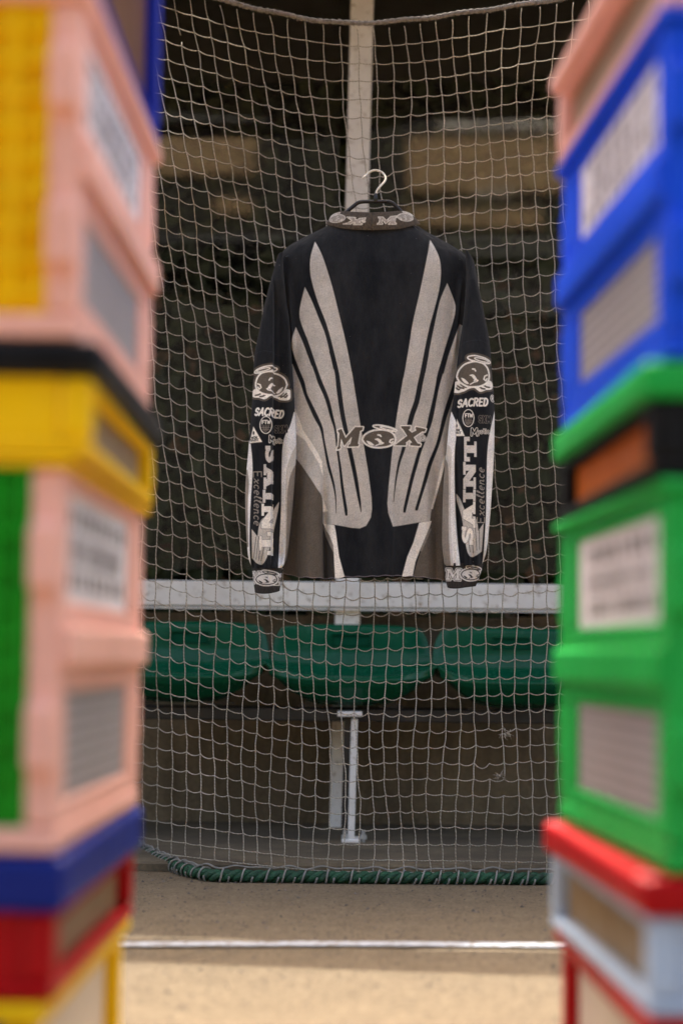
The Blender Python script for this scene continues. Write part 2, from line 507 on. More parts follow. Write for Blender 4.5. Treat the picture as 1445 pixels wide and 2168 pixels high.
pvbox("wall", -4.2, 4.2, YB - 3, YB, 0, 9.4, M['siding'])  # raised high to keep bright sky out of the reflections
def board(x0, y0, x1, y1, mat=None, name="board"):
    a = mirrored(x0, y1); b = mirrored(x1, y0)
    pvbox(name, a.x, b.x, YB + 0.004, YB + 0.05, a.z, b.z, mat or M['tan'])
board(250, 285, 548, 372); board(862, 300, 1300, 402)
board(455, 428, 540, 455); board(850, 440, 1150, 474); board(360, 520, 560, 545, M['tan'])
board(930, 268, 1300, 275, M['strip'], "strip"); board(1000, 404, 1085, 409, M['strip'], "strip")  # pale bars added to mirror as streaks in the panes
tag(pv, "unseen, added dark building with tan boards mirrored in the shelter panes", "backdrop")

# ------------------------------------------------------------------ bench: rail, leg, green seats
YS = 5.17
bn = empty("bench", (0.03, 4.98, 0.02))
zr = at(745, 1514, YS - 0.06).z
local(MB().box(-1.5, 1.55, YS - 0.08, YS - 0.04, zr - 0.016, zr + 0.016).build("rail", M['steel_dark'], None, False, 0.003), bn)
local(MB().box(-1.5, 1.55, YS + 0.09, YS + 0.13, zr - 0.016, zr + 0.016).build("rail", M['steel_dark'], None, False, 0.003), bn)
lt = at(750, 1522, 4.99); lb = at(742, 1797, 4.99)
bar_part("leg", lb, lt, 0.016, 0.045, M['white'], bn, 0.002, (0, 1, 0))
bar_part("leg_web", lb + Vector((-0.016, 0.028, 0)), lt + Vector((-0.016, 0.028, 0)), 0.018, 0.008, M['steel_dark'], bn, 0.001, (0, 1, 0))
c = at(740, 1512, 4.985)
local(MB().box(c.x - 0.030, c.x + 0.030, 4.955, 5.30, c.z - 0.006, c.z + 0.006).build("top_flange", M['white'], None, False, 0.002), bn)
c = at(742, 1800, 4.96)
fp = local(MB().box(c.x - 0.022, c.x + 0.022, 4.935, 5.03, 0.022, 0.031).build("foot_plate", M['white'], None, False, 0.002), bn)
for dx in (-0.015, 0.030):
    local(MB().tube([(c.x + dx, 4.95, 0.02), (c.x + dx, 4.95, 0.052)], 0.0045, 8).tube([(c.x + dx, 4.95, 0.031), (c.x + dx, 4.95, 0.041)], 0.0085, 6).build("anchor_bolt", M['steel']), bn)
tag(bn, "dark steel bench rail on a white leg bolted to the slab", "bench")

def seat_mesh():
    prof = [(0.184, 0.545), (0.187, 0.553), (0.180, 0.556), (0.170, 0.545), (0.164, 0.520), (0.156, 0.482), (0.140, 0.450), (0.080, 0.424), (0.00, 0.416), (-0.09, 0.420), (-0.155, 0.432), (-0.186, 0.431), (-0.204, 0.415), (-0.197, 0.396), (-0.165, 0.362), (-0.110, 0.348)]
    hw = [0.146, 0.150, 0.158, 0.184, 0.199, 0.207, 0.210, 0.2115, 0.212, 0.212, 0.210, 0.207, 0.203, 0.197, 0.172, 0.145]
    # refine the profile
    P = []
    for i in range(len(prof) - 1):
        for k in range(3):
            t = k / 3
            P.append((lerp(prof[i][0], prof[i + 1][0], t), lerp(prof[i][1], prof[i + 1][1], t), lerp(hw[i], hw[i + 1], t), (i + t)))
    P.append((*prof[-1], hw[-1], len(prof) - 1.0))
    U = [-1, -.985, -.95, -.9, -.82, -.7, -.5, -.25, 0, .25, .5, .7, .82, .9, .95, .985, 1]
    vs = []
    for (y, z, w, v) in P:
        back = float(1 - ss(5, 8, v)); pan = float(ss(5, 8, v) * (1 - ss(10.0, 12.5, v))); lip = float(ss(10.0, 12.5, v))
        for u in U:
            e = abs(u) ** 5
            yy = y - back * (0.020 * e - 0.020 * (u * u)) + lip * 0.05 * u * u * u * u
            zz = z + pan * (0.022 * e) - pan * 0.012 * (1 - u * u) + lip * (0.030 * abs(u) ** 4) * float(ss(12, 14, v)) + lip * 0.010 * e
            if back > 0: zz -= 0.012 * e * float(1 - ss(1, 3, v))
            vs.append((u * w, yy, zz))
    nu = len(U)
    fs = [(j * nu + i, (j + 1) * nu + i, (j + 1) * nu + i + 1, j * nu + i + 1) for j in range(len(P) - 1) for i in range(nu - 1)]
    m = MB().add(vs, fs)
    return m.mesh("seat_shell", True)
shell = seat_mesh(); shell.materials.append(M['seat'])
slot_m = MB().box(-0.047, 0.047, -0.0015, 0.004, -0.013, 0.013)
slot_me = slot_m.mesh("grip_slot"); slot_me.materials.append(M['slot'])
lipm = MB().box(-0.052, 0.052, -0.008, 0.001, 0.0145, 0.0185).box(-0.052, -0.049, -0.006, 0.001, -0.0145, 0.0144).box(0.049, 0.052, -0.006, 0.001, -0.0145, 0.0144)
lip_me = lipm.mesh("slot_rim"); lip_me.materials.append(M['seat'])
brk_me = MB().box(-0.014, 0.014, -0.02, 0.02, -0.032, 0.0).box(-0.03, 0.03, -0.012, 0.012, -0.04, -0.033).mesh("bracket"); brk_me.materials.append(M['steel_dark'])
names = ["green plastic bench seat beside the pink crates, leftmost in view", "green plastic bench seat in the middle, in front of the post", "green plastic bench seat beside the green crate, rightmost in view"]
for k, (pxc, lab) in enumerate(zip((385, 743, 1101), names)):
    c = at(pxc, 1420, YS - 0.1)
    s = empty("plastic_chair", (c.x, YS, 0.005 * (k - 1) * -0.6))
    so = obj("shell", shell, None, s)
    md = so.modifiers.new("solid", 'SOLIDIFY'); md.thickness = 0.007; md.offset = -1
    sd = so.modifiers.new("sub", 'SUBSURF'); sd.levels = 1; sd.render_levels = 2
    q = obj("grip_slot", slot_me, None, s); q.location = (0, 0.1600, 0.512); q.rotation_euler = (math.radians(-12), 0, 0)
    q2 = obj("slot_rim", lip_me, None, s); q2.location = (0, 0.1600, 0.512); q2.rotation_euler = (math.radians(-12), 0, 0)
    for dx in (-0.1, 0.1):
        b = obj("bracket", brk_me, None, s); b.location = (dx, -0.06, zr + 0.014 + 0.045)
    tag(s, lab, "chair", "green seats of the team bench")

# ------------------------------------------------------------------ goal frame and net
gf = empty("football_goal", (0, 4.3, 0))
ybar = 3.225 + 2.045 / SL
bar_part("crossbar", (-1.56, ybar - 0.03, 2.045), (1.56, ybar + 0.03, 2.045), 0.09, 0.085, M['goal'], gf, 0.006, (0, 0, 1))
# unseen rail added to widen the shadow band, angled just under the crossbar
yr = 3.165 + 1.93 / SL
bar_part("shadow_rail", (-1.56, yr + 0.20, 1.94), (1.56, yr - 0.24, 1.94), 0.085, 0.085, M['goal'], gf, 0.006, (0, 0, 1))
for sx in (-1.54, 1.54):
    local(MB().box(sx - 0.04, sx + 0.04, ybar - 0.04, ybar + 0.04, 0.0, 2.004).build("post", M['goal'], None, False, 0.006), gf)
tag(gf, "pale square tube goal frame carrying the net above the picture", "goal")

net = empty("goal_net", (0, 4.3, 0))
ROWS = [58.0]
while ROWS[-1] < 1836:
    y = ROWS[-1]; ROWS.append(y + float(np.interp(y, [0, 400, 800, 1300, 1850], [39, 36.5, 36, 35.8, 33.5])))
ROWS[-1] = 1846.0
NI = 21
def vnoise(seed):
    r_ = np.random.default_rng(seed); a = r_.normal(0, 1, (4, 3))
    return lambda x, y: sum(a[k, 0] * np.sin(x * (0.004 + 0.004 * k) + a[k, 1] * 3 + y * 0.0035 * (k + 1) * np.sign(a[k, 2]) + a[k, 2]) for k in range(4)) / 2
nA, nB, nC = vnoise(3), vnoise(11), vnoise(23)
def col_x(i, y):
    w = np.interp(y, [0, 300, 500, 1300, 1850], [35.6, 32.6, 31.2, 30.7, 30.2])
    t = np.clip(1250 - y, 0, None)
    sh_ = -0.105 * t * t / (t + 140) + 6
    return 752 + i * w + sh_ + 2.2 * nA(i * 36.0, y)
def sag(x, y):
    dx = x - 748
    kl = np.interp(y, [0, 500, 1250, 1500, 1846], [0.27, 0.33, 0.36, 0.30, 0.13])
    kr = np.interp(y, [0, 600, 1300, 1850], [0.16, 0.12, 0.05, -0.02])
    return -np.where(dx < 0, kl, kr) * (np.sqrt(dx * dx + 130.0 ** 2) - 130)
def rope_y3(x):      # depth of the bottom rope along its run
    return 4.255 + 0.62 * np.clip((470 - x) / 175, 0, 2.0) ** 2 * 0.9 + 0.02 * np.clip((x - 750) / 400, 0, 2)
def net_Y(x, y):
    left = np.interp(y, [40, 130, 400, 560], [4.44, 4.395, 4.25, 4.36])
    up = lerp(left, 4.40, ss(400, 520, x))
    up = np.where(y > 420, lerp(up, 4.37, ss(420, 560, y)), up)
    low = rope_y3(x)
    return lerp(up, low, ss(1150, 1850, y)) + 0.012 * nC(x, y) * (1 - ss(1700, 1850, y))
def node(i, j):
    yc = ROWS[j]; x = col_x(i, yc)
    y = yc + sag(x, yc) + 2.6 * nB(x, yc) * (1 - float(ss(1700, 1846, yc)))
    jr = np.random.default_rng(int((i + 60) * 997 + j))
    k_ = 0.3 if yc > 1780 else 1.0
    y += 13 * math.exp(-((x - 793) / 62) ** 2 - ((yc - 352) / 75) ** 2); x += (793 - x) * 0.16 * math.exp(-((x - 793) / 60) ** 2 - ((yc - 340) / 60) ** 2)
    return x + jr.normal(0, 0.8) * k_, y + jr.normal(0, 0.8) * k_
cols = list(range(-NI, NI + 1))
NODE = {(i, j): node(i, j) for i in cols for j in range(len(ROWS))}
def cord_pts(p, q, bow, side):
    out = []
    for k in range(5):
        t = k / 5
        b = 4 * t * (1 - t)
        out.append((lerp(p[0], q[0], t) + side * b, lerp(p[1], q[1], t) + bow * b))
    return out
def to3(pts):
    a = np.array(pts)
    return [Vector(v) for v in at_np(a[:, 0], a[:, 1], net_Y(a[:, 0], a[:, 1]))]
RC = 0.00115
BROKEN = {(-8, 2)}
MISS_V = {(9, 41), (9, 42), (10, 44), (9, 43)}
for i in cols:
    pts = []; m = MB(); any_ = False
    for j in range(-1, len(ROWS) - 1):
        if j < 0:
            x0 = col_x(i, 50.0); p = (x0, 50 + sag(x0, 50.0) + 1); q = NODE[(i, 0)]
            continue
        p, q = NODE[(i, j)], NODE[(i, j + 1)]
        sd = 1.6 * math.sin(i * 2.3 + j * 1.7)
        if (i, j) in MISS_V or (i, j) in BROKEN:
            if (i, j) in BROKEN:
                seg = cord_pts(p, q, 0, 2); pts += seg[:3]
                if len(pts) > 1: m.tube(to3(pts), RC, 5)
                pts = [seg[4]]
            else:
                if len(pts) > 1: pts.append(p); m.tube(to3(pts), RC, 5)
                pts = []
            continue
        pts += cord_pts(p, q, 0, sd)
    if len(pts) > 1:
        pts.append(NODE[(i, len(ROWS) - 1)]); m.tube(to3(pts), RC, 5)
    local(m.build("upright_cord", M['cord'], None, True), net)
for j in range(len(ROWS)):
    if j == 0: continue
    pts = []
    for i in cols[:-1]:
        p, q = NODE[(i, j)], NODE[(i + 1, j)]
        jr = np.random.default_rng(i * 31 + j * 17 + 5000)
        bow = np.interp(ROWS[j], [0, 350, 900, 1500, 1750, 1850], [1.5, 4.5, 6.5, 6.0, 4.0, 0.5]) * jr.uniform(0.55, 1.35)
        if (i, j) == (8, 43): bow = 12
        pts += cord_pts(p, q, bow, 0)
    pts.append(NODE[(cols[-1], j)])
    local(MB().tube(to3(pts), RC, 5).build("cross_cord", M['cord'], None, True), net)
# frayed ends of the torn cords
for (px, py) in ((1069, 1553), (1060, 1643)):
    m = MB(); b = at(px, py, float(net_Y(np.array(px), np.array(py))))
    for k in range(16):
        a = random.uniform(0, 2 * math.pi); l = random.uniform(0.008, 0.020)
        e = b + Vector((math.cos(a) * l, random.uniform(-.006, .006), math.sin(a) * l * 0.8))
        mid = (b + e) / 2 + Vector((random.uniform(-.004, .004), 0, random.uniform(-.004, .004)))
        m.tube([b, mid, e], [0.0012, 0.0008, 0.0004], 4)
    local(m.build("frayed_end", M['cord'], None, True), net)

# top rope of the net: fuzzy braided rope sagging between the goal corners
xs = np.linspace(200, 1290, 260)
ys = 48 + sag(xs, 30.0 + 0 * xs) + 1.2 * np.sin(xs * 0.05)
tp = at_np(xs, ys, net_Y(xs, ys) - 0.004)
rad = [0.0052 + 0.0009 * math.sin(i * 1.9) + random.uniform(-.0004, .0004) for i in range(len(xs))]
tro = local(MB().tube(tp, rad, 8).build("top_rope", M['toprope'], None, True), net)
fz = MB()
for k in range(1500):
    i = random.randrange(len(xs) - 1); p = Vector(tp[i]).lerp(Vector(tp[i + 1]), random.random())
    a = random.uniform(0, 2 * math.pi); d = Vector((random.uniform(-.4, .4), math.cos(a), math.sin(a)))
    fz.tube([p + d * 0.0045, p + d * random.uniform(0.0065, 0.0095)], [0.0005, 0.0002], 3, False)
fo = fz.build("rope_fuzz", M['toprope']); fo["kind"] = "stuff"; local(fo, net)

# heavy green bottom rope on the ground: three laid strands, lashed to the net with grey cord
RR = 0.0125
xs = np.linspace(215, 1265, 420)
yy = rope_y3(xs)
cen = []
for x, Y in zip(xs, yy):
    c = at(x, 1850, Y); cen.append(Vector((c.x, Y, RR + 0.0005)))
arc = [0.0]
for a, b in zip(cen[:-1], cen[1:]): arc.append(arc[-1] + (b - a).length)
br_ = empty("bottom_rope", (0, 4.3, 0)); br_.parent = net; br_.location = (0, 0, 0)
for s in range(3):
    pts = []
    for k, c in enumerate(cen):
        t = (cen[min(k + 1, len(cen) - 1)] - cen[max(k - 1, 0)]).normalized()
        a = t.cross(Vector((0, 0, 1))).normalized(); b = a.cross(t)
        th = 2 * math.pi * (s / 3 + arc[k] / 0.066)
        pts.append(c + (a * math.cos(th) + b * math.sin(th)) * 0.0062)
    o = MB().tube(pts, 0.0074, 8).build("rope_strand", M['rope'], None, True)
    o.parent = br_; o.matrix_parent_inverse = Matrix.Translation((0, 4.3, 0)).inverted()
def along(s):
    k = max(0, min(len(arc) - 2, int(np.searchsorted(arc, s)) - 1))
    t = (s - arc[k]) / (arc[k + 1] - arc[k] + 1e-9)
    return cen[k].lerp(cen[k + 1], t), (cen[k + 1] - cen[k]).normalized()
s = 0.02
while s < arc[-1] - 0.06:
    m = MB(); pts = []
    pitch = random.uniform(0.012, 0.030); n_ = 22
    for k in range(n_ + 1):
        p, t = along(s + pitch * k / n_ * 1.3)
        a = t.cross(Vector((0, 0, 1))).normalized(); b = a.cross(t)
        th = -math.pi * 0.4 + 2 * math.pi * 1.2 * k / n_
        pts.append(p + (a * math.cos(th) + b * math.sin(th)) * 0.0150)
    m.tube(pts, 0.0021, 5)
    o = m.build("lashing", M['lash'], None, True)
    o.parent = br_; o.matrix_parent_inverse = Matrix.Translation((0, 4.3, 0)).inverted()
    s += random.uniform(0.030, 0.052)
m = MB(); pts = []
for k in range(260):
    p, t = along(arc[-1] * k / 259.0)
    pts.append(p + Vector((0, 0.001, 0.0155 + 0.004 * math.sin(k * 0.7) * math.sin(k * 0.13) + 0.003)))
o = m.tube(pts, 0.0021, 5).build("head_cord", M['lash'], None, True)
o.parent = br_; o.matrix_parent_inverse = Matrix.Translation((0, 4.3, 0)).inverted()
tag(net, "beige knotless goal net hanging behind the jersey, weighted by green rope", "net")
#@@PART3
# ------------------------------------------------------------------ jersey print: everything in millimetres of the flat garment (x right, y down)
BLACK = np.array((0.0085, 0.0098, 0.0120)); GREY = np.array((0.485, 0.450, 0.405)); MID = np.array((0.52, 0.485, 0.435))
CREAM = np.array((0.80, 0.75, 0.67)); BROWN = np.array((0.110, 0.090, 0.070)); DBROWN = np.array((0.032, 0.028, 0.024))
WHITE = np.array((0.76, 0.74, 0.71)); TAUPE = np.array((0.22, 0.19, 0.16))

def crv(pts, n=6):
    """smooth open curve through points of any dimension"""
    P = np.array(pts, float); out = []
    for i in range(len(P) - 1):
        p0, p1, p2, p3 = P[max(i - 1, 0)], P[i], P[i + 1], P[min(i + 2, len(P) - 1)]
        for k in range(n):
            t = k / n
            out.append(0.5 * ((2 * p1) + (-p0 + p2) * t + (2 * p0 - 5 * p1 + 4 * p2 - p3) * t * t + (-p0 + 3 * p1 - 3 * p2 + p3) * t ** 3))
    out.append(P[-1]); return np.array(out)

class Print:
    def __init__(self, XY, base=BLACK, aa=0.9):
        self.P = XY; self.C = np.tile(base, (len(XY), 1)); self.aa = aa
    def _near(self, q, pad):
        lo = q.min(0) - pad; hi = q.max(0) + pad
        return np.where((self.P[:, 0] > lo[0]) & (self.P[:, 0] < hi[0]) & (self.P[:, 1] > lo[1]) & (self.P[:, 1] < hi[1]))[0]
    def _put(self, idx, d, c):
        a = np.clip(0.5 - d / self.aa, 0, 1)[:, None]
        if hasattr(self, 'clip'): a = a * self.clip(self.P[idx])[:, None]
        self.C[idx] = self.C[idx] * (1 - a) + np.asarray(c) * a
    @staticmethod
    def sd_poly(p, q):
        d = np.full(len(p), 1e9); s = np.zeros(len(p), bool); m = len(q)
        for i in range(m):
            a = q[i]; b = q[(i + 1) % m]; e = b - a; w = p - a
            t = np.clip((w @ e) / (e @ e + 1e-12), 0, 1)
            d = np.minimum(d, ((w - t[:, None] * e) ** 2).sum(1))
            if abs(e[1]) > 1e-12:
                c = ((a[1] > p[:, 1]) != (b[1] > p[:, 1])) & (p[:, 0] < (e[0]) * (p[:, 1] - a[1]) / e[1] + a[0])
                s ^= c
        return np.where(s, -1, 1) * np.sqrt(d)
    def polys(self, qs, layers):
        """union of polygons painted with layers [(grow, colour), ...] outermost first"""
        qs = [np.array(q, float) for q in qs]; al = np.concatenate(qs)
        g = max(l[0] for l in layers) + 2
        idx = self._near(al, g)
        if not len(idx): return
        p = self.P[idx]; d = np.full(len(p), 1e9)
        for q in qs: d = np.minimum(d, self.sd_poly(p, q))
        for gr, c in layers: self._put(idx, d - gr, c)
    def poly(self, q, c): self.polys([q], [(0, c)])
    def strokes(self, lines, hw, layers):
        al = np.concatenate([np.array(l, float)[:, :2] for l in lines])
        g = max(l[0] for l in layers) + np.max(hw) + 2
        idx = self._near(al, g)
        if not len(idx): return
        p = self.P[idx]; d = np.full(len(p), 1e9)
        for l in lines:
            l = np.array(l, float)
            for a, b in zip(l[:-1], l[1:]):
                e = b[:2] - a[:2]; w = p - a[:2]
                t = np.clip((w @ e) / (e @ e + 1e-12), 0, 1)
                r = (a[2] + (b[2] - a[2]) * t) / 2 if l.shape[1] > 2 else hw
                d = np.minimum(d, np.sqrt(((w - t[:, None] * e) ** 2).sum(1)) - r)
        for gr, c in layers: self._put(idx, d - gr, c)
    def taper(self, pts, c): self.strokes([crv(pts, 4)], 0, [(0, c)])
    def ell(self, cx, cy, rx, ry, rot=0, n=40):
        th = np.linspace(0, 2 * math.pi, n, endpoint=False); c, s = math.cos(rot), math.sin(rot)
        x, y = rx * np.cos(th), ry * np.sin(th)
        return np.stack([cx + c * x - s * y, cy + s * x + c * y], 1)

def rects(*bs): return [np.array([(a, b), (c, b), (c, d), (a, d)], float) for a, b, c, d in bs]
def seg(a, b, w):
    a = np.array(a, float); b = np.array(b, float); e = b - a; e /= np.linalg.norm(e); n_ = np.array((-e[1], e[0])) * w / 2
    return np.array([a + n_, b + n_, b - n_, a - n_])
def poly_stroke(pts, w):
    pts = crv(pts, 5); return [seg(a, b, w) for a, b in zip(pts[:-1], pts[1:])] + [np.array([p + w / 2 * np.array((math.cos(t), math.sin(t))) for t in np.linspace(0, 2 * math.pi, 10, endpoint=False)]) for p in pts[::2]]
SLAB = {     # slab-serif capitals in a unit box, v up
    'S': (0.92, poly_stroke([(0.80, 0.74), (0.60, 0.87), (0.34, 0.84), (0.22, 0.70), (0.34, 0.57), (0.62, 0.45), (0.74, 0.29), (0.60, 0.14), (0.34, 0.13), (0.14, 0.28)], 0.25) + rects((0.74, 0.60, 0.92, 1.0), (0.02, 0.0, 0.20, 0.38))),
    'A': (1.0, [np.array([(0.08, 0.1), (0.36, 1.0), (0.68, 1.0), (0.95, 0.1), (0.64, 0.1), (0.585, 0.26), (0.37, 0.26), (0.33, 0.1)])] + rects((-0.02, 0, 0.44, 0.19), (0.54, 0, 1.04, 0.19))),
    'I': (0.62, rects((0.16, 0, 0.46, 1), (0, 0, 0.62, 0.2), (0, 0.8, 0.62, 1))),
    'N': (1.05, [np.array([(0.08, 1.0), (0.40, 1.0), (0.95, 0.22), (0.95, 0.0), (0.68, 0.0), (0.14, 0.78)])] + rects((0.10, 0, 0.32, 0.9), (0.72, 0.1, 0.95, 1), (0, 0, 0.46, 0.19), (0, 0.81, 0.3, 1), (0.56, 0.81, 1.06, 1))),
    'T': (0.95, rects((0.33, 0, 0.62, 1), (0.18, 0, 0.77, 0.19), (0, 0.8, 0.95, 1), (0, 0.55, 0.17, 0.9), (0.78, 0.55, 0.95, 0.9))),
    'M': (1.2, [np.array([(0.05, 1), (0.42, 1), (0.60, 0.52), (0.82, 1), (1.17, 1), (1.17, 0.82), (1.06, 0.78), (1.06, 0.2), (1.17, 0.18), (1.17, 0), (0.70, 0), (0.70, 0.18), (0.80, 0.2), (0.80, 0.6), (0.58, 0.12), (0.52, 0.12), (0.30, 0.62), (0.28, 0.2), (0.40, 0.18), (0.40, 0), (0, 0), (0, 0.18), (0.10, 0.2), (0.14, 0.78), (0.05, 0.82)])]),
    'X': (1.2, [np.array([(0.05, 1), (0.52, 1), (0.52, 0.83), (0.46, 0.8), (0.60, 0.63), (0.76, 0.8), (0.70, 0.84), (0.70, 1), (1.17, 1), (1.17, 0.82), (1.05, 0.8), (0.76, 0.5), (1.03, 0.2), (1.17, 0.18), (1.17, 0), (0.66, 0), (0.66, 0.17), (0.73, 0.2), (0.57, 0.37), (0.42, 0.2), (0.50, 0.17), (0.50, 0), (0, 0), (0, 0.18), (0.12, 0.2), (0.42, 0.5), (0.15, 0.8), (0.05, 0.82)])]),
}
def arc(cx, cy, rx, ry, a0, a1, n=9):
    th = np.radians(np.linspace(a0, a1, n)); return [(cx + rx * math.cos(t), cy + ry * math.sin(t)) for t in th]
LINE = {     # single stroke letters in a unit box, v up
    'S': (0.6, [[(.56, .80)] + arc(.32, .74, .24, .24, 60, 250, 8) + arc(.32, .26, .25, .25, 70, -150, 9)]),
    'A': (0.7, [[(0, 0), (.36, 1), (.68, 0)], [(.14, .34), (.56, .34)]]),
    'C': (0.65, [arc(.38, .5, .36, .5, 50, 310, 12)]),
    'R': (0.65, [[(.06, 0), (.06, 1), (.34, 1)] + arc(.34, .75, .24, .25, 80, -90, 7) + [(.06, .5)], [(.28, .5), (.6, 0)]]),
    'E': (0.58, [[(.52, 1), (.06, 1), (.06, 0), (.54, 0)], [(.06, .52), (.42, .52)]]),
    'D': (0.68, [[(.06, 0), (.06, 1), (.26, 1)] + arc(.26, .5, .36, .5, 80, -80, 9) + [(.06, 0)]]),
    'F': (0.56, [[(.06, 0), (.06, 1), (.54, 1)], [(.06, .52), (.44, .52)]]),
    'T': (0.62, [[(.02, 1), (.6, 1)], [(.31, 1), (.31, 0)]]),
    'W': (0.9, [[(.02, 1), (.22, 0), (.44, .75), (.66, 0), (.86, 1)]]),
    'X': (0.7, [[(.04, 1), (.64, 0)], [(.64, 1), (.04, 0)]]),
    'M': (0.85, [[(.04, 0), (.1, 1), (.42, .3), (.74, 1), (.8, 0)]]),
    'Y': (0.66, [[(.02, 1), (.32, .5), (.62, 1)], [(.32, .5), (.32, 0)]]),
    'O': (0.7, [arc(.36, .5, .32, .5, 0, 360, 14)]),
    'I': (0.26, [[(.12, 0), (.12, 1)]]),
    'N': (0.7, [[(.06, 0), (.06, 1), (.62, 0), (.62, 1)]]),
    'y': (0.5, [[(.04, .55), (.24, .02)], [(.46, .55), (.16, -.28), (.0, -.26)]]),
    's': (0.4, [[(.36, .5), (.18, .56), (.06, .43), (.3, .2), (.2, .03), (.02, .08)]]),
    't': (0.34, [[(.16, .85), (.14, .12), (.32, .04)], [(.0, .56), (.32, .56)]]),
    'i': (0.2, [[(.1, .55), (.1, 0)], [(.1, .8), (.1, .82)]]),
    'c': (0.45, [arc(.24, .28, .2, .28, 50, 310, 10)]),
    'e': (0.46, [[(.05, .27), (.42, .36)] + arc(.23, .3, .2, .28, 20, 300, 10)]),
    'l': (0.26, [[(.02, .3), (.2, .85), (.14, 1), (.06, .8), (.08, .1), (.24, .06)]]),
    'n': (0.5, [[(.06, .55), (.06, 0)], [(.06, .35), (.2, .55), (.34, .5), (.36, .06), (.48, .06)]]),
    'x': (0.46, [[(.0, .5), (.1, .55), (.34, .02), (.44, .06)], [(.42, .52), (.02, .02)]]),
}
def setter(x, y, h, rot, wscale=1.0, slant=0.0):
    """unit text coords -> print coords; rot in degrees, 0 reads to the right, 90 reads downwards, -90 reads upwards"""
    c, s = math.cos(math.radians(rot)), math.sin(math.radians(rot))
    def f(uv):
        uv = np.array(uv, float); a = (uv[:, 0] + slant * uv[:, 1]) * h * wscale; b = -uv[:, 1] * h
        return np.stack([x + c * a - s * b, y + s * a + c * b], 1)
    return f
def slab_text(pr, text, x, y, h, rot, length, layers, gap=0.06, slant=0.0, each=None):
    W = sum(SLAB[c][0] for c in text) + gap * (len(text) - 1); ws = length / (W * h); u = 0
    for k, ch in enumerate(text):
        w, ps = SLAB[ch]; f = setter(x, y, h, rot, ws, slant)
        qs = [f(np.array(q) + (u, 0)) for q in ps]
        pr.polys(qs, layers); u += w + gap
def line_text(pr, text, x, y, h, rot, length, hw, layers, gap=0.14, slant=0.0):
    W = sum(LINE[c][0] for c in text) + gap * (len(text) - 1); ws = length / (W * h); u = 0; ls = []
    f = setter(x, y, h, rot, ws, slant)
    for ch in text:
        w, st = LINE[ch]; ls += [f(np.array(l) + (u, 0)) for l in st]; u += w + gap
    pr.strokes(ls, hw, layers)

def emblem(pr, cx, cy, w, h, fill, line, outer=None, lw=1.6, ruff=False, flip=1):
    """oval emblem with a slanting halo ring and a few curl marks"""
    X = lambda u: cx + flip * u * w / 2
    Y = lambda v: cy + v * h / 2
    oval = np.array([(X(a), Y(b)) for a, b in crv([(-1, .05), (-.86, -.45), (-.5, -.85), (0, -1), (.5, -.95), (.86, -.6), (1, -.05), (.92, .45), (.6, .82), (.1, 1), (-.4, .92), (-.8, .55), (-1, .05)], 5)[:-1]])
    halo = pr.ell(X(.36), Y(-1.18), w * .36, h * .115, flip * .18)
    hole = pr.ell(X(.50), Y(-1.15), w * .22, h * .055, flip * .18)
    group = [oval, halo]
    if ruff:
        rf = np.array([(X(a), Y(b)) for a, b in crv([(-1.15, .55), (-.9, .5), (-.5, .8), (0, .75), (.5, .6), (.95, .45), (1.16, .62), (1.12, 1.0), (.75, 1.12), (.4, 1.28), (.05, 1.0), (-.3, 1.05), (-.65, 1.25), (-1.12, 1.22), (-1.15, .55)], 4)[:-1]])
        group.append(rf)
    if outer is not None: pr.polys(group, [(lw * 2.0, outer)])
    if ruff:
        pr.polys([rf], [(lw * .6, line), (-lw * .6, line)])
        for a, b, c2, d in ((-.95, .78, -.6, 1.05), (-.75, .72, -.45, .98), (.35, .95, .7, 1.1), (.6, .8, 1.0, .95), (-1.0, .95, -.85, 1.08)):
            pr.strokes([[(X(a), Y(b)), (X((a + c2) / 2), Y((b + d) / 2 + .06)), (X(c2), Y(d))]], lw * .62, [(0, fill)])
    pr.polys([oval], [(lw * .5, line), (-lw * .7, fill)])
    pr.polys([halo], [(lw * .5, line), (-lw * .45, fill)])
    pr.polys([hole], [(lw * .35, line), (-lw * .35, fill)])
    t = lw * .42
    pr.strokes([[(X(-.06), Y(-.42)), (X(.06), Y(-.40)), (X(.12), Y(-.26))]], t * 1.2, [(0, line)])
    pr.taper([(X(-.22), Y(.06), t * 1.4), (X(-.05), Y(.10), t * 4), (X(.08), Y(.32), t * 5), (X(.18), Y(.46), t * 2)], line)
    pr.strokes([[(X(.02), Y(.52)), (X(.16), Y(.42)), (X(.28), Y(.46)), (X(.2), Y(.56)), (X(.02), Y(.62)), (X(-.2), Y(.76))]], t * .8, [(0, line)])
    pr.taper([(X(-.72), Y(.22), t), (X(-.58), Y(.42), t * 4.5), (X(-.42), Y(.62), t * 4), (X(-.3), Y(.70), t)], line)
    pr.strokes([[(X(.86), Y(.0)), (X(.70), Y(.10)), (X(.64), Y(.34)), (X(.76), Y(.46)), (X(.84), Y(.28))]], t * 1.1, [(0, line)])

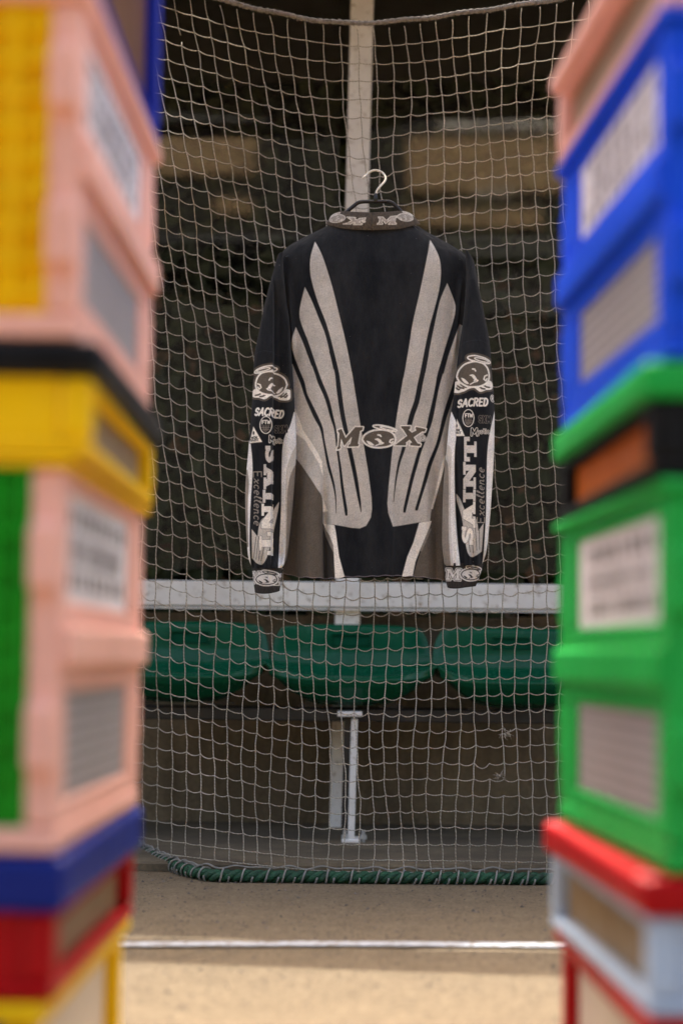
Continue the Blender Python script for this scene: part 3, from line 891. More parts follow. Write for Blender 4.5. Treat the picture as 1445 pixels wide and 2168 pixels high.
def paint_body(P):
    pr = Print(P, BLACK, 1.1)
    # wings, lower fields first
    pr.poly([(585, 776), (622, 772), (744, 795), (749, 826), (759, 887), (771, 960), (779, 1009), (785, 1058), (786, 1082), (783.6, 1099), (774, 1116), (761, 1121), (744, 1120), (708, 1114), (684, 1110), (585, 1110)], GREY)
    pr.poly([(990, 770), (936, 795), (854.6, 795), (850.5, 813), (838, 887), (828.5, 960), (821, 1033), (818, 1070), (820, 1090), (829.7, 1118), (885, 1108), (912, 1105), (990, 1105)], GREY)
    fa = list(crv([(666, 513), (657, 547), (656, 578), (661, 605), (672.5, 644), (690, 690), (704, 740), (717, 800)])); fb = list(crv([(744.5, 800), (732.5, 737), (717, 671), (701.5, 609), (682, 547), (666, 513)]))
    pr.poly(fa + fb, GREY)
    pr.poly(list(crv([(645, 611), (635.7, 648), (633.7, 671), (639.5, 694), (654, 732), (675, 800)])) + list(crv([(708, 800), (690, 721), (674.4, 679), (659, 640), (645, 611)])), GREY)
    pr.poly(list(crv([(626, 695), (619, 717.6), (618, 738), (624, 760), (637, 800)])) + list(crv([(667, 800), (651, 756), (639.5, 725), (626, 695)])), GREY)
    pr.poly(list(crv([(910, 508), (928, 547), (932, 582), (928, 617), (918.6, 655.6), (907, 698), (897, 745), (886.6, 800)])) + list(crv([(853.6, 800), (864, 740), (872, 690), (887.6, 621), (903, 547), (910, 508)])), GREY)
    pr.poly(list(crv([(945.7, 602), (961, 640), (962.4, 663), (953.5, 698), (938, 748.6), (925, 800)])) + list(crv([(897.5, 800), (909, 737), (918.6, 690), (930, 640), (945.7, 602)])), GREY)
    pr.poly([(972, 688), (990, 690), (990, 800), (936, 800), (947.7, 756), (961, 717.6)], GREY)
    for sl_ in ([(698.5, 740, 10), (712, 792, 9), (717, 830, 10), (724, 880, 9.5), (731, 915, 9), (739.5, 957, 9), (750, 1005, 8.5), (757, 1045, 7), (761, 1068, 5), (763.5, 1087, 1.5)],
                [(651.5, 740, 9), (670.5, 795, 8.5), (676.5, 813, 9.5), (692, 850, 8.5), (702, 887, 7), (709.6, 916, 4.5), (714, 955, 4.5), (720, 997, 5.2), (724, 1033, 6), (731, 1078, 6.6), (733.5, 1093, 6.4)],
                [(612, 742, 9), (629, 786, 9), (640, 813, 9), (647, 838, 7), (655, 857, 8), (668.7, 887, 9), (680, 911, 6.5), (685, 936, 4.5), (689.5, 960, 5), (696, 992, 6), (704, 1021, 5), (710, 1053, 3), (711.5, 1090, 1.2)],
                [(904, 740, 9.5), (892.5, 795, 10.5), (887, 820, 11), (880, 855, 11), (869, 887, 11), (860, 925, 9.5), (850.5, 960, 7), (843, 984, 5.4), (836, 1021, 3.4), (831, 1067, 1.3)],
                [(944, 748, 10), (930, 795, 11), (924, 821, 8.6), (918, 850, 8.5), (910, 887, 10), (903.6, 911, 8.6), (886, 960, 7.6), (879, 984, 8), (870, 1016, 7.6), (860, 1058, 7), (853.5, 1086, 6.4)],
                [(972, 770, 7), (966, 800, 8), (955, 838, 10), (947, 862, 10), (939, 887, 9), (933, 911, 8), (924, 945, 7.2), (908.5, 984, 8.4), (899, 1016, 8), (890, 1046, 6.8), (879, 1082, 6.4)]):
        pr.taper(sl_, BLACK)
    # left lower fields
    pr.poly([(588, 925), (628, 921), (646, 936), (676, 987), (684, 1014), (685, 1056), (694, 1085), (690, 1092), (588, 1092)], MID * 0.93)
    pr.poly(list(crv([(588, 940), (628, 974), (654, 1011), (671, 1038), (683, 1060), (684, 1112), (688, 1230)])) + [(588, 1240)], BROWN)
    pr.poly([(616, 850), (626, 870), (634.5, 892), (642, 914), (656.5, 936), (671, 960), (682, 982), (684.5, 1014), (676, 987), (660, 960), (646.7, 936), (629, 922), (616, 905)], CREAM)
    pr.poly([(683, 1056), (688, 1070), (694.5, 1085), (684, 1086)], CREAM)
    pr.poly([(683, 1112), (683, 1126), (706.6, 1173), (709, 1230), (686, 1230)], DBROWN)
    pr.poly([(684.6, 1110), (708, 1115), (711, 1131), (717.6, 1180), (733, 1235), (710, 1235), (706.6, 1173), (704, 1156), (693, 1131)], CREAM)
    pr.poly([(684.6, 1116), (698, 1136), (705.5, 1156), (706.6, 1173), (700, 1160), (690, 1138)], TAUPE)
    # right lower fields
    pr.poly(list(crv([(945, 950), (940, 972), (925, 1030), (911, 1082), (905, 1120), (888, 1168), (868, 1235)])) + [(990, 1235), (990, 950)], BROWN)
    pr.taper([(941, 968, 3), (936, 985, 7), (925, 1030, 5.5), (912, 1078, 4)], CREAM)
    pr.poly([(885, 1109), (911, 1105), (906, 1120), (886, 1167), (877, 1190), (868, 1235), (845, 1235), (860, 1180), (873, 1150)], CREAM)
    pr.poly([(911, 1120), (906, 1133), (890, 1169), (886, 1167), (905, 1122)], TAUPE)
    # MOX across the lower back
    S_ = 6.283
    def z(pts): return [np.array([(690 + a / S_, 880 + b / S_) for a, b in pts])]
    m_ = z([(155, 226), (206, 212), (258, 335), (384, 190), (488, 188), (478, 228), (450, 238), (420, 406), (432, 412), (425, 442), (290, 450), (298, 422), (318, 412), (340, 318), (244, 436), (236, 430), (200, 340), (186, 440), (196, 452), (180, 476), (143, 484), (150, 452), (162, 440), (176, 262), (160, 256)])
    x_ = z([(985, 174), (1112, 172), (1106, 212), (1086, 218), (1128, 258), (1188, 226), (1176, 206), (1182, 180), (1316, 204), (1302, 240), (1266, 238), (1152, 318), (1206, 398), (1246, 404), (1236, 434), (1104, 426), (1108, 394), (1130, 386), (1100, 350), (1046, 392), (1056, 402), (1050, 428), (902, 428), (1066, 300), (1010, 212), (990, 200)])
    pr.polys(m_, [(2.3, CREAM), (0, BROWN)])
    pr.polys(x_, [(2.3, CREAM), (0, BROWN)])
    emblem(pr, 800.5, 935, 70, 38, BROWN, CREAM, None, 3.0)
    pr.polys([pr.ell(893, 932, 5.6, 5.8)], [(1.2, CREAM), (0.2, DBROWN), (-1.0, CREAM)])
    line_text(pr, "R", 890.6, 935, 6, 0, 4.6, 0.6, [(0, DBROWN)])
    # hem thread
    return pr

def small_patches(pr, ox, oy, w, clipx=None):
    pass

def paint_sleeve_left(P):
    pr = Print(P, BLACK, 0.9)
    pr.poly(list(crv([(623, 878), (615, 909), (605, 928), (600, 948), (598, 985), (596.6, 1082), (593, 1156), (591, 1215)])) + [(640, 1215), (640, 870)], WHITE)
    pr.poly(list(crv([(628, 945), (612, 984), (606.5, 1021), (606, 1107), (603, 1215)])) + [(640, 1215), (640, 945)], MID)
    pr.poly(list(crv([(628, 985), (616, 1012), (610, 1050), (608.5, 1107), (607, 1160), (602, 1215)])) + [(640, 1215), (640, 985)], TAUPE)
    pr.poly([(500, 935), (532, 940)] + list(crv([(533, 945), (536.5, 975), (537.5, 1009), (534.5, 1058), (532.5, 1107), (532, 1156), (536, 1215)])) + [(500, 1215)], WHITE)
    pr.poly(list(crv([(527, 1000), (530, 1030), (528, 1070), (529, 1130), (530, 1160)])) + [(500, 1170), (500, 1000)], TAUPE * 1.3)
    emblem(pr, 576, 821, 66, 50, BROWN, CREAM, BROWN * 0.8, 3.0, True, -1)
    line_text(pr, "SACRED", 541, 887, 15, 4, 59, 1.75, [(0, CREAM)], 0.2, 0.22)
    pr.polys([pr.ell(565.5, 908.7, 12.2, 17.4)], [(0.9, CREAM), (-0.6, BLACK)])
    line_text(pr, "FTW", 557.5, 906, 7, 0, 17.5, 0.9, [(0, CREAM)])
    for k in range(5): pr.strokes([[(558 + k * 3.6, 909), (561 + k * 2.2, 921 + 2 * math.sin(k))]], 0.6, [(0, TAUPE)])
    pr.strokes([[(556, 914), (575, 914)], [(558, 918), (573, 918)]], 0.5, [(0, TAUPE)])
    line_text(pr, "SXM", 583, 921, 13, 0, 26, 1.7, [(0.6, TAUPE), (-0.15, BLACK)], 0.25)
    pr.polys([[(539, 911), (531, 944.5), (557.5, 943.5)]], [(0.8, TAUPE), (0, CREAM)])
    pr.poly(pr.ell(539.5, 924, 2.0, 4.0), BLACK)
    line_text(pr, "WOW", 535, 936, 4.4, 0, 12.5, 0.7, [(0, BLACK)]); line_text(pr, "SAINT", 533, 941, 4.0, 0, 17, 0.65, [(0, BLACK)])
    pr.strokes([[(536, 942.6), (545, 942.4)]], 0.3, [(0, TAUPE)])
    line_text(pr, "M", 573, 944, 13, 0, 9, 1.3, [(1.0, CREAM), (0, BLACK)]); line_text(pr, "ystic", 581, 943, 11, 0, 18, 0.75, [(0.7, CREAM), (-0.1, BLACK)])
    # winged wordmark running down the forearm
    wing = list(crv([(592.5, 1066), (584, 1078), (575, 1094), (559, 1103), (552, 1118), (549, 1140)], 4)) + [(536.5, 1124), (537, 1184)] + list(crv([(546, 1194), (556, 1198), (565, 1190), (573, 1168), (581, 1128), (590, 1085), (592.5, 1066)], 4))
    pr.poly(wing, MID)
    for a, b in (((546, 1140), (541, 1183)), ((551, 1140), (546, 1187)), ((556, 1150), (551, 1190)), ((563, 1160), (556, 1190))): pr.strokes([[a, b]], 0.6, [(0, BLACK)])
    clip0 = lambda p: (p[:, 0] < 580.3).astype(float)
    pr.clip = clip0
    def lets(ch, y0, y1, x0, h=28): slab_text(pr, ch, x0, y0, h, 90, y1 - y0, [(0.7, BLACK), (0, CREAM if y0 > 1060 else GREY * 1.25)])
    lets('S', 951, 989, 564.5); lets('A', 991, 1040, 561); lets('I', 1043, 1070, 559.5); lets('N', 1072, 1129, 557); lets('T', 1130, 1178, 552.5, 29)
    del pr.clip
    line_text(pr, "E", 539.5, 1004, 17, 90, 13, 0.95, [(0, TAUPE * 1.35)], 0.1, 0.0)
    line_text(pr, "xcellence", 541, 1019, 17, 90, 97, 0.85, [(0, TAUPE * 1.35)], 0.12, 0.2)
    pr.strokes([[(536, 758), (560, 752), (581, 756), (600, 760), (622, 763)]], 0.5, [(0, BLACK * 2.2)])
    return pr

def paint_sleeve_right(P):
    pr = Print(P, BLACK, 0.9)
    pr.poly(list(crv([(951, 874), (956, 888), (962, 906), (961, 930), (958, 960), (957.5, 1009), (959, 1082), (964, 1156), (970, 1215)])) + [(915, 1215), (915, 874)], WHITE)
    pr.poly(list(crv([(941, 945), (951, 960), (949.5, 1009), (949, 1082), (951, 1156), (956, 1215)])) + [(915, 1215), (915, 945)], MID * 1.1)
    pr.poly(list(crv([(938, 975), (944, 990), (945.5, 1033), (945, 1107), (946, 1156), (950, 1215)])) + [(915, 1215), (915, 975)], TAUPE * 1.15)
    pr.poly(list(crv([(1043, 874), (1035, 906), (1029, 936), (1025.5, 972), (1024, 1033), (1022.5, 1094), (1019, 1156), (1014, 1215)])) + [(1060, 1215), (1060, 874)], WHITE)
    pr.poly(list(crv([(1035, 960), (1033, 1033), (1030, 1094), (1026, 1156), (1020, 1215)])) + [(1038, 1215), (1045, 960)], CREAM)
    emblem(pr, 997, 803, 68, 54, BROWN, CREAM, BROWN * 0.8, 3.0, True, 1)
    line_text(pr, "SACRED", 964, 870, 15, -2, 62, 1.75, [(0, CREAM)], 0.2, 0.22)
    pr.polys([pr.ell(1038, 851, 4.5, 7)], [(0.9, CREAM), (-0.3, BLACK)]); line_text(pr, "R", 1036, 855, 8, 0, 4, 0.7, [(0, CREAM)])
    pr.polys([pr.ell(986, 894, 11.2, 17.6)], [(0.9, CREAM), (-0.6, BLACK)])
    line_text(pr, "FTW", 979.5, 892, 7, 0, 15.5, 0.9, [(0, CREAM)])
    for k in range(5): pr.strokes([[(979 + k * 3.2, 895), (982 + k * 2.0, 907 + 2 * math.sin(k))]], 0.6, [(0, TAUPE)])
    pr.strokes([[(977, 900), (995, 900)], [(979, 904), (993, 904)]], 0.5, [(0, TAUPE)])
    line_text(pr, "SXM", 1008, 903, 13, 0, 25, 1.6, [(0.6, TAUPE), (-0.15, BLACK)], 0.25)
    pr.polys([[(963, 895), (960, 930), (978, 931)]], [(0.8, TAUPE), (0, CREAM)])
    pr.poly(pr.ell(962.5, 909, 1.5, 4.0), BLACK)
    line_text(pr, "OW", 961.5, 920, 4.4, 0, 7, 0.7, [(0, BLACK)]); line_text(pr, "INT", 961, 926, 4.0, 0, 10, 0.65, [(0, BLACK)])
    line_text(pr, "M", 992, 930, 14, 0, 13, 1.5, [(1.0, CREAM), (0, BLACK)]); line_text(pr, "ystic", 1005, 927, 11, -4, 25, 0.8, [(0.7, CREAM), (-0.1, BLACK)])
    wing = list(crv([(961, 1050), (968, 1060), (976, 1080), (983, 1096), (998, 1098), (1004, 1112), (1006, 1128)], 4)) + [(1017.5, 1112), (1014, 1170)] + list(crv([(1003, 1178), (992, 1182), (984, 1174), (979, 1150), (972, 1100), (962, 1064), (961, 1050)], 4))
    pr.poly(wing, MID)
    for a, b in (((1008, 1126), (1009, 1166)), ((1000, 1120), (1003, 1168)), ((993, 1140), (996, 1174)), ((986, 1150), (989, 1172))): pr.strokes([[a, b]], 0.6, [(0, BLACK)])
    def lets(ch, y0, y1, x0, h): slab_text(pr, ch, x0, y1, h, -90, y1 - y0, [(0.7, BLACK), (0, CREAM if y0 > 1060 else GREY * 1.25)])
    lets('T', 933, 984.5, 1003, 26); lets('N', 986, 1042, 1001, 26); lets('I', 1043, 1069, 1000.5, 26); lets('A', 1070, 1121, 1000, 26); lets('S', 1119, 1158, 996, 24)
    line_text(pr, "E", 1019.5, 1112, 16, -90, 13, 0.95, [(0, TAUPE * 1.35)], 0.1, 0.0)
    line_text(pr, "xcellence", 1019, 1097, 17, -90, 99, 0.85, [(0, TAUPE * 1.35)], 0.12, 0.2)
    pr.strokes([[(966, 740), (985, 732), (1010, 730), (1036, 738)]], 0.5, [(0, BLACK * 2.2)])
    return pr

# ------------------------------------------------------------------ jersey surfaces
YJ = 4.275
_o = at(785, 900, YJ); _ex = (at(885, 900, YJ) - _o) / 100; _ey = (at(785, 1000, YJ) - _o) / 100
def jers(x, y, Y):
    """flat garment millimetres + depth -> world"""
    x = np.asarray(x, float); y = np.asarray(y, float)
    return np.stack([_o.x + _ex.x * (x - 785) + _ey.x * (y - 900), np.asarray(Y, float) + 0 * x, _o.z + _ex.z * (x - 785) + _ey.z * (y - 900)], -1)

def sheet(name, rows, ncol, left, right, depth, back, paint, mat, parent, warp=None, nback=7, extra=None):
    """closed garment tube: printed face towards the court plus a plain far side"""
    rows = np.asarray(rows, float); s = np.linspace(0, 1, ncol)
    xl = left(rows)[:, None]; xr = right(rows)[:, None]
    X = xl + (xr - xl) * s[None, :]; Yp = rows[:, None] + 0 * X
    if warp is not None: Yp = warp(X, Yp)
    D = depth(X, Yp, 2 * s[None, :] - 1 + 0 * X)
    pr = paint(np.stack([X.ravel(), Yp.ravel()], 1))
    if extra: extra(pr)
    V1 = jers(X, Yp, D).reshape(-1, 3); nr = len(rows)
    sb = np.linspace(1, 0, nback + 2)[1:-1]
    Xb = xl + (xr - xl) * sb[None, :]; Yb = rows[:, None] + 0 * Xb
    if warp is not None: Yb = warp(Xb, Yb)
    V2 = jers(Xb, Yb, back(Xb, Yb, 2 * sb[None, :] - 1 + 0 * Xb)).reshape(-1, 3)
    i = np.arange(nr - 1)[:, None] * ncol + np.arange(ncol - 1)[None, :]; i = i.ravel()
    q1 = np.stack([i, i + ncol, i + ncol + 1, i + 1], 1)
    full = np.concatenate([(np.arange(nr) * ncol + ncol - 1)[:, None], nr * ncol + np.arange(nr)[:, None] * nback + np.arange(nback)[None, :], (np.arange(nr) * ncol)[:, None]], 1)
    a = full[:-1, :-1].ravel(); b = full[1:, :-1].ravel(); c = full[1:, 1:].ravel(); d = full[:-1, 1:].ravel()
    q2 = np.stack([a, b, c, d], 1)
    V = np.concatenate([V1, V2]); Q = np.concatenate([q1, q2]).astype(np.int32)
    me = bpy.data.meshes.new(name)
    me.vertices.add(len(V)); me.vertices.foreach_set('co', V.astype(np.float32).ravel())
    me.loops.add(Q.size); me.loops.foreach_set('vertex_index', Q.ravel())
    me.polygons.add(len(Q)); me.polygons.foreach_set('loop_start', np.arange(0, Q.size, 4, dtype=np.int32)); me.polygons.foreach_set('loop_total', np.full(len(Q), 4, np.int32))
    me.polygons.foreach_set('use_smooth', np.ones(len(Q), bool))
    me.update(calc_edges=True); me.validate()
    ca = me.color_attributes.new("print", 'FLOAT_COLOR', 'POINT')
    colr = np.ones((len(V), 4), np.float32); colr[:, :3] = BLACK; colr[:len(V1), :3] = pr.C
    ca.data.foreach_set('color', colr.ravel())
    me.materials.append(mat)
    return local(obj(name, me), parent)

jr_ = empty("long_sleeve_jersey", (0.06, YJ, at(785, 1225, YJ).z))
def itp(ys, xs): return lambda r_: np.interp(r_, ys, xs)
def smooth_itp(pts, n=8):
    q = crv([(a, b) for a, b in pts], n); o_ = np.argsort(q[:, 1]); q = q[o_]
    return lambda r_: np.interp(r_, q[:, 1], q[:, 0])
BL = smooth_itp([(690, 470), (662, 484), (636, 497), (612, 511), (598, 523), (588, 540), (590, 570), (594, 640), (598, 760), (598, 950), (598, 1120), (600, 1225)])
BR = smooth_itp([(887, 470), (905, 482), (926, 493.5), (950, 507), (968, 518), (992, 537), (992, 580), (985, 650), (976, 760), (968, 950), (962, 1120), (958, 1228)])
def shoulder_top(x): return np.interp(x, [588, 598, 612, 636, 662, 690, 700, 785, 877, 887, 905, 926, 950, 968, 992], [540, 523, 511, 497, 484, 470, 468, 468, 468, 470, 482, 493.5, 507, 518, 537])
def body_depth(x, y, n_):
    T = np.interp(y, [470, 560, 800, 1225], [0.030, 0.046, 0.052, 0.050])
    D = YJ - T * (1 - np.abs(n_) ** 3.2)
    D = D + 0.022 * np.exp(-np.clip(y - shoulder_top(x), 0, None) / 13.0)
    low = ss(820, 1180, y)
    D = D + 0.010 * low * np.sin(x * 0.052 + 0.4) + 0.0050 * ss(560, 900, y) * np.sin(x * 0.095 + y * 0.004) * (0.6 + 0.4 * np.sin(x * 0.021 + y * 0.006))
    D = D + 0.018 * np.exp(-((x - 687 - 0.02 * (y - 1050)) / 7.5) ** 2) * ss(930, 1120, y)
    D = D - 0.022 * np.exp(-((x - 648) / 20) ** 2) * ss(930, 1120, y)
    D = D - 0.006 * np.exp(-((x - 829 - 0.05 * (1100 - y)) / 6) ** 2) * ss(1040, 1150, y)
    D = D + 0.016 * np.exp(-((x - 922) / 13) ** 2) * ss(880, 1060, y) - 0.008 * np.exp(-((x - 895) / 14) ** 2) * ss(900, 1100, y)
    D = D - 0.004 * np.exp(-((x - 770 + 0.03 * (y - 700)) / 55) ** 2) * ss(500, 640, y)
    # diagonal pull from the shoulders towards the sleeves
    D = D - 0.014 * np.exp(-((x - 610 - 0.06 * (y - 600)) / 7) ** 2) * ss(560, 620, y) * (1 - ss(700, 780, y))
    D = D - 0.016 * np.exp(-((x - 977 + 0.10 * (y - 600)) / 8) ** 2) * ss(560, 620, y) * (1 - ss(720, 800, y))
    return D
def hem_warp(X, Y):
    d = np.interp(X, [598, 620, 640, 680, 708, 732, 790, 821, 870, 905, 940, 960], [-12, -6, -1, 1, 2, -2, -2.5, -4, -3.5, 0, 4, 5]) + 0.8 * np.sin(X * 0.23)
    return Y + d * ss(1120, 1225, Y)
def body_extra(pr):
    m = pr.P[:, 1]
    hem = np.interp(pr.P[:, 0], [598, 620, 640, 680, 708, 732, 790, 821, 870, 905, 940, 960], [-12, -6, -1, 1, 2, -2, -2.5, -4, -3.5, 0, 4, 5]) + 0.8 * np.sin(pr.P[:, 0] * 0.23) + 1225
    k = np.clip(1.4 - np.abs(hem - m - 1.2) / 1.0, 0, 1)[:, None] * (0.45 + 0.35 * np.sin(pr.P[:, 0] * 1.6))[:, None]
    pr.C[:] = pr.C * (1 - k) + np.array((0.34, 0.30, 0.33)) * k
    # drop of wash fading along the neck
    k = (0.5 * np.exp(-np.clip(m - 478, 0, None) / 9.0))[:, None] * ((np.abs(pr.P[:, 0] - 787) < 95)[:, None])
    pr.C[:] = pr.C * (1 - k * 0.5) + np.array((0.05, 0.04, 0.032)) * k * 0.5
sheet("body", np.arange(470, 1225.1, 1.15), 340, BL, BR, body_depth, lambda x, y, n_: YJ + 0.022 * (1 - np.abs(n_) ** 3), paint_body, M['cloth'], jr_, hem_warp, 7, body_extra)

SLO = smooth_itp([(592, 536), (587, 542), (577.5, 578), (558, 659), (546.5, 721), (540, 757), (537.5, 813), (535, 862), (531.5, 911), (528, 960), (523, 1021), (522, 1070), (524.5, 1131), (529, 1180), (538, 1206)])
SLI = smooth_itp([(598, 536), (600, 578), (606, 640), (612, 679), (616, 735), (619, 780), (623, 838), (625, 880), (627, 911), (628, 950), (627, 985), (624, 1033), (620, 1082), (615, 1131), (608, 1185), (597, 1206)])
SRI = smooth_itp([(985, 532), (986, 578), (982, 640), (977, 690), (969, 740), (963, 789), (958, 838), (952, 877), (947, 905), (943, 945), (938, 992), (935, 1033), (932.4, 1107), (932, 1156), (936, 1192), (941, 1200)])
SRO = smooth_itp([(990, 532), (1004, 558), (1011.5, 609), (1023, 671), (1033, 729), (1038, 801), (1042, 862), (1042, 911), (1040, 984), (1036, 1046), (1031, 1107), (1024, 1168), (1014, 1200)])
def sl_depth(x, y, n_):
    base = np.interp(y, [536, 620, 760, 1210], [4.262, 4.246, 4.232, 4.226])
    th = np.interp(y, [536, 600, 900, 1206], [0.012, 0.030, 0.034, 0.024])
    D = base - th * np.sqrt(np.clip(1 - 0.97 * n_ * n_, 0, 1))
    D = D + 0.028 * ss(-1.5, 1.5, x - 580.5 - np.interp(y, [560, 760, 1200], [-2, 0, -4])) * ss(570, 680, y) * (1 - ss(1170, 1206, y)) * (1 - 0.75 * ss(590, 616, x))
    D = D - 0.004 * np.exp(-((x - 612) / 4) ** 2) * ss(560, 640, y) * (1 - ss(780, 860, y))
    D = D + 0.0022 * np.sin(y * 0.030 + x * 0.05) * ss(760, 900, y) + 0.004 * np.sin(x * 0.35 + 1.0) * ss(1130, 1200, y)
    return D
def sr_depth(x, y, n_):
    base = np.interp(y, [532, 620, 760, 1210], [4.262, 4.246, 4.232, 4.226])
    th = np.interp(y, [532, 600, 900, 1206], [0.012, 0.030, 0.034, 0.024])
    D = base - th * np.sqrt(np.clip(1 - 0.97 * n_ * n_, 0, 1))
    D = D + 0.006 * np.exp(-((x - 966 + 0.02 * (y - 900)) / 4) ** 2) * ss(600, 760, y) * (1 - ss(900, 980, y))
    D = D - 0.004 * np.exp(-((x - 1000) / 7) ** 2) * ss(680, 760, y) * (1 - ss(840, 930, y))
    D = D + 0.010 * np.exp(-((x - 962 - 0.03 * (y - 1000)) / 5) ** 2) * ss(930, 1020, y) * (1 - 0.3 * ss(1150, 1200, y)) + 0.005 * np.sin(x * 0.33) * ss(1120, 1195, y)
    D = D + 0.0022 * np.sin(y * 0.028 - x * 0.05) * ss(760, 900, y)
    return D
def far(base): return lambda x, y, n_: base + 0.012 * (1 - np.abs(n_) ** 3)
sheet("sleeve", np.arange(536, 1206.1, 0.8), 120, SLO, SLI, sl_depth, far(4.25), paint_sleeve_left, M['cloth'], jr_)
sheet("sleeve", np.arange(532, 1200.1, 0.8), 120, SRI, SRO, sr_depth, far(4.25), paint_sleeve_right, M['cloth'], jr_)

# rib collar
def collar_paint(P):
    pr = Print(P, np.array((0.030, 0.026, 0.022)), 0.9)
    S_ = 6.568
    def z(pts): return [np.array([(680 + a / S_, 430 + b / S_) for a, b in pts])]
    pr.polys(z([(352, 212), (470, 226), (466, 250), (490, 262), (530, 240), (612, 236), (606, 258), (580, 262), (520, 292), (566, 318), (556, 330), (440, 326), (446, 308), (466, 304), (448, 292), (404, 316), (296, 306), (360, 296), (420, 266), (372, 232)]), [(0.9, CREAM), (-1.0, GREY * 0.95)])
    pr.poly(pr.ell(680 + 583 / S_, 430 + 286 / S_, 4.6, 2.9), CREAM)
    pr.polys(z([(785, 222), (850, 222), (900, 272), (960, 210), (1055, 196), (1044, 222), (1026, 228), (1018, 296), (1040, 302), (1036, 318), (926, 324), (934, 306), (950, 300), (958, 256), (888, 318), (842, 262), (834, 306), (850, 314), (844, 326), (768, 328), (776, 312), (796, 304), (806, 242), (788, 238)]), [(0.9, CREAM), (-1.0, GREY * 0.95)])
    emblem(pr, 713.5, 463.5, 34, 17, GREY * 0.8, CREAM, None, 1.5, False, -1)
    emblem(pr, 857, 461.5, 34, 17, GREY * 0.8, CREAM, None, 1.5)
    return pr
CT = crv([(700, 452), (719, 447.5), (745, 451), (785, 453.6), (825, 451), (855, 446.7), (874, 451)], 8)
CB = crv([(689, 471.5), (706, 478.5), (725, 485), (755, 489.5), (785, 491), (818, 489.5), (847, 486), (872, 477.5), (890, 470)], 8)
tt = np.linspace(0, 1, 46); ncol = 300
sx_ = np.linspace(0, 1, ncol)
xt = 700 + (874 - 700) * sx_; xb = 689 + (890 - 689) * sx_
yt = np.interp(xt, CT[:, 0], CT[:, 1]); yb = np.interp(xb, CB[:, 0], CB[:, 1])
X = xt[None] * (1 - tt[:, None]) + xb[None] * tt[:, None]; Yp = yt[None] * (1 - tt[:, None]) + yb[None] * tt[:, None]
nn = 2 * sx_[None] - 1 + 0 * X
Dc = 4.281 - 0.046 * np.sqrt(np.clip(1 - 0.98 * nn ** 2, 0, 1)) - 0.003 * np.sin(np.pi * tt[:, None]) + 0.0014 * np.exp(-((X - 785.5) / 1.2) ** 2)
pr = collar_paint(np.stack([X.ravel(), Yp.ravel()], 1))
V1 = jers(X, Yp, Dc).reshape(-1, 3)
# fold the rib over: inner face
V2 = jers(X, Yp, Dc + 0.005).reshape(-1, 3)
nr = len(tt); i = (np.arange(nr - 1)[:, None] * ncol + np.arange(ncol - 1)[None]).ravel()
q = [tuple(r_) for r_ in np.stack([i, i + ncol, i + ncol + 1, i + 1], 1).tolist()]
off = nr * ncol
q += [tuple(x + off for x in r_[::-1]) for r_ in q[:]]
q += [(k, k + 1, off + k + 1, off + k) for k in range(ncol - 1)]
me = bpy.data.meshes.new("collar"); me.from_pydata(np.concatenate([V1, V2]).tolist(), [], q)
me.polygons.foreach_set('use_smooth', [True] * len(me.polygons))
ca = me.color_attributes.new("print", 'FLOAT_COLOR', 'POINT'); cc = np.ones((2 * off, 4), np.float32); cc[:off, :3] = pr.C; cc[off:, :3] = (0.02, 0.018, 0.016)
ca.data.foreach_set('color', cc.ravel()); me.materials.append(M['rib'])
local(obj("collar", me), jr_)

# cuffs
def cuff_left(P):
    pr = Print(P, np.array((0.018, 0.018, 0.0185)), 0.8)
    slab_text(pr, "M", 536, 1236, 24, 0, 20, [(2.0, WHITE), (0.2, BLACK), (-0.8, WHITE)])
    slab_text(pr, "X", 580, 1239, 22, 0, 30, [(2.0, WHITE), (0.2, BLACK), (-0.8, TAUPE)])
    emblem(pr, 567, 1228, 44, 22, WHITE, BLACK, WHITE, 1.7)
    return pr
def cuff_right(P):
    pr = Print(P, np.array((0.018, 0.018, 0.0185)), 0.8)
    slab_text(pr, "M", 938, 1229, 24, 3, 32, [(2.0, WHITE), (0.6, BLACK), (-0.6, WHITE)])
    emblem(pr, 990, 1218, 40, 22, WHITE, BLACK, WHITE, 1.7)
    return pr
def cf_depth(xc, hw):
    return lambda x, y, n_: 4.232 - 0.026 * np.sqrt(np.clip(1 - 0.97 * n_ * n_, 0, 1)) + 0.0008 * np.sin(x * 1.9) + 0.003 * np.sin((x - xc) * 0.13)
sheet("cuff", np.arange(1204, 1254.1, 0.8), 90, itp([1204, 1225, 1254], [536.5, 538.5, 543]), itp([1204, 1225, 1254], [599, 598, 594.5]), cf_depth(566, 30), far(4.25), cuff_left, M['cuff'], jr_, lambda X, Y: Y + (2.5 * np.sin((X - 540) * 0.07) - 0.03 * (X - 566)) * ss(1230, 1254, Y))
sheet("cuff", np.arange(1194, 1244.1, 0.8), 90, itp([1194, 1215, 1244], [935.5, 937, 943]), itp([1194, 1215, 1244], [1018, 1012, 1002]), cf_depth(975, 36), far(4.25), cuff_right, M['cuff'], jr_, lambda X, Y: Y + (2.0 * np.sin((X - 940) * 0.08)) * ss(1220, 1244, Y) + 2 * ss(940, 1010, X) * (1 - ss(1194, 1230, Y)))
tag(jr_, "black jersey with grey wing print and MOX lettering hung on the net", "jersey")

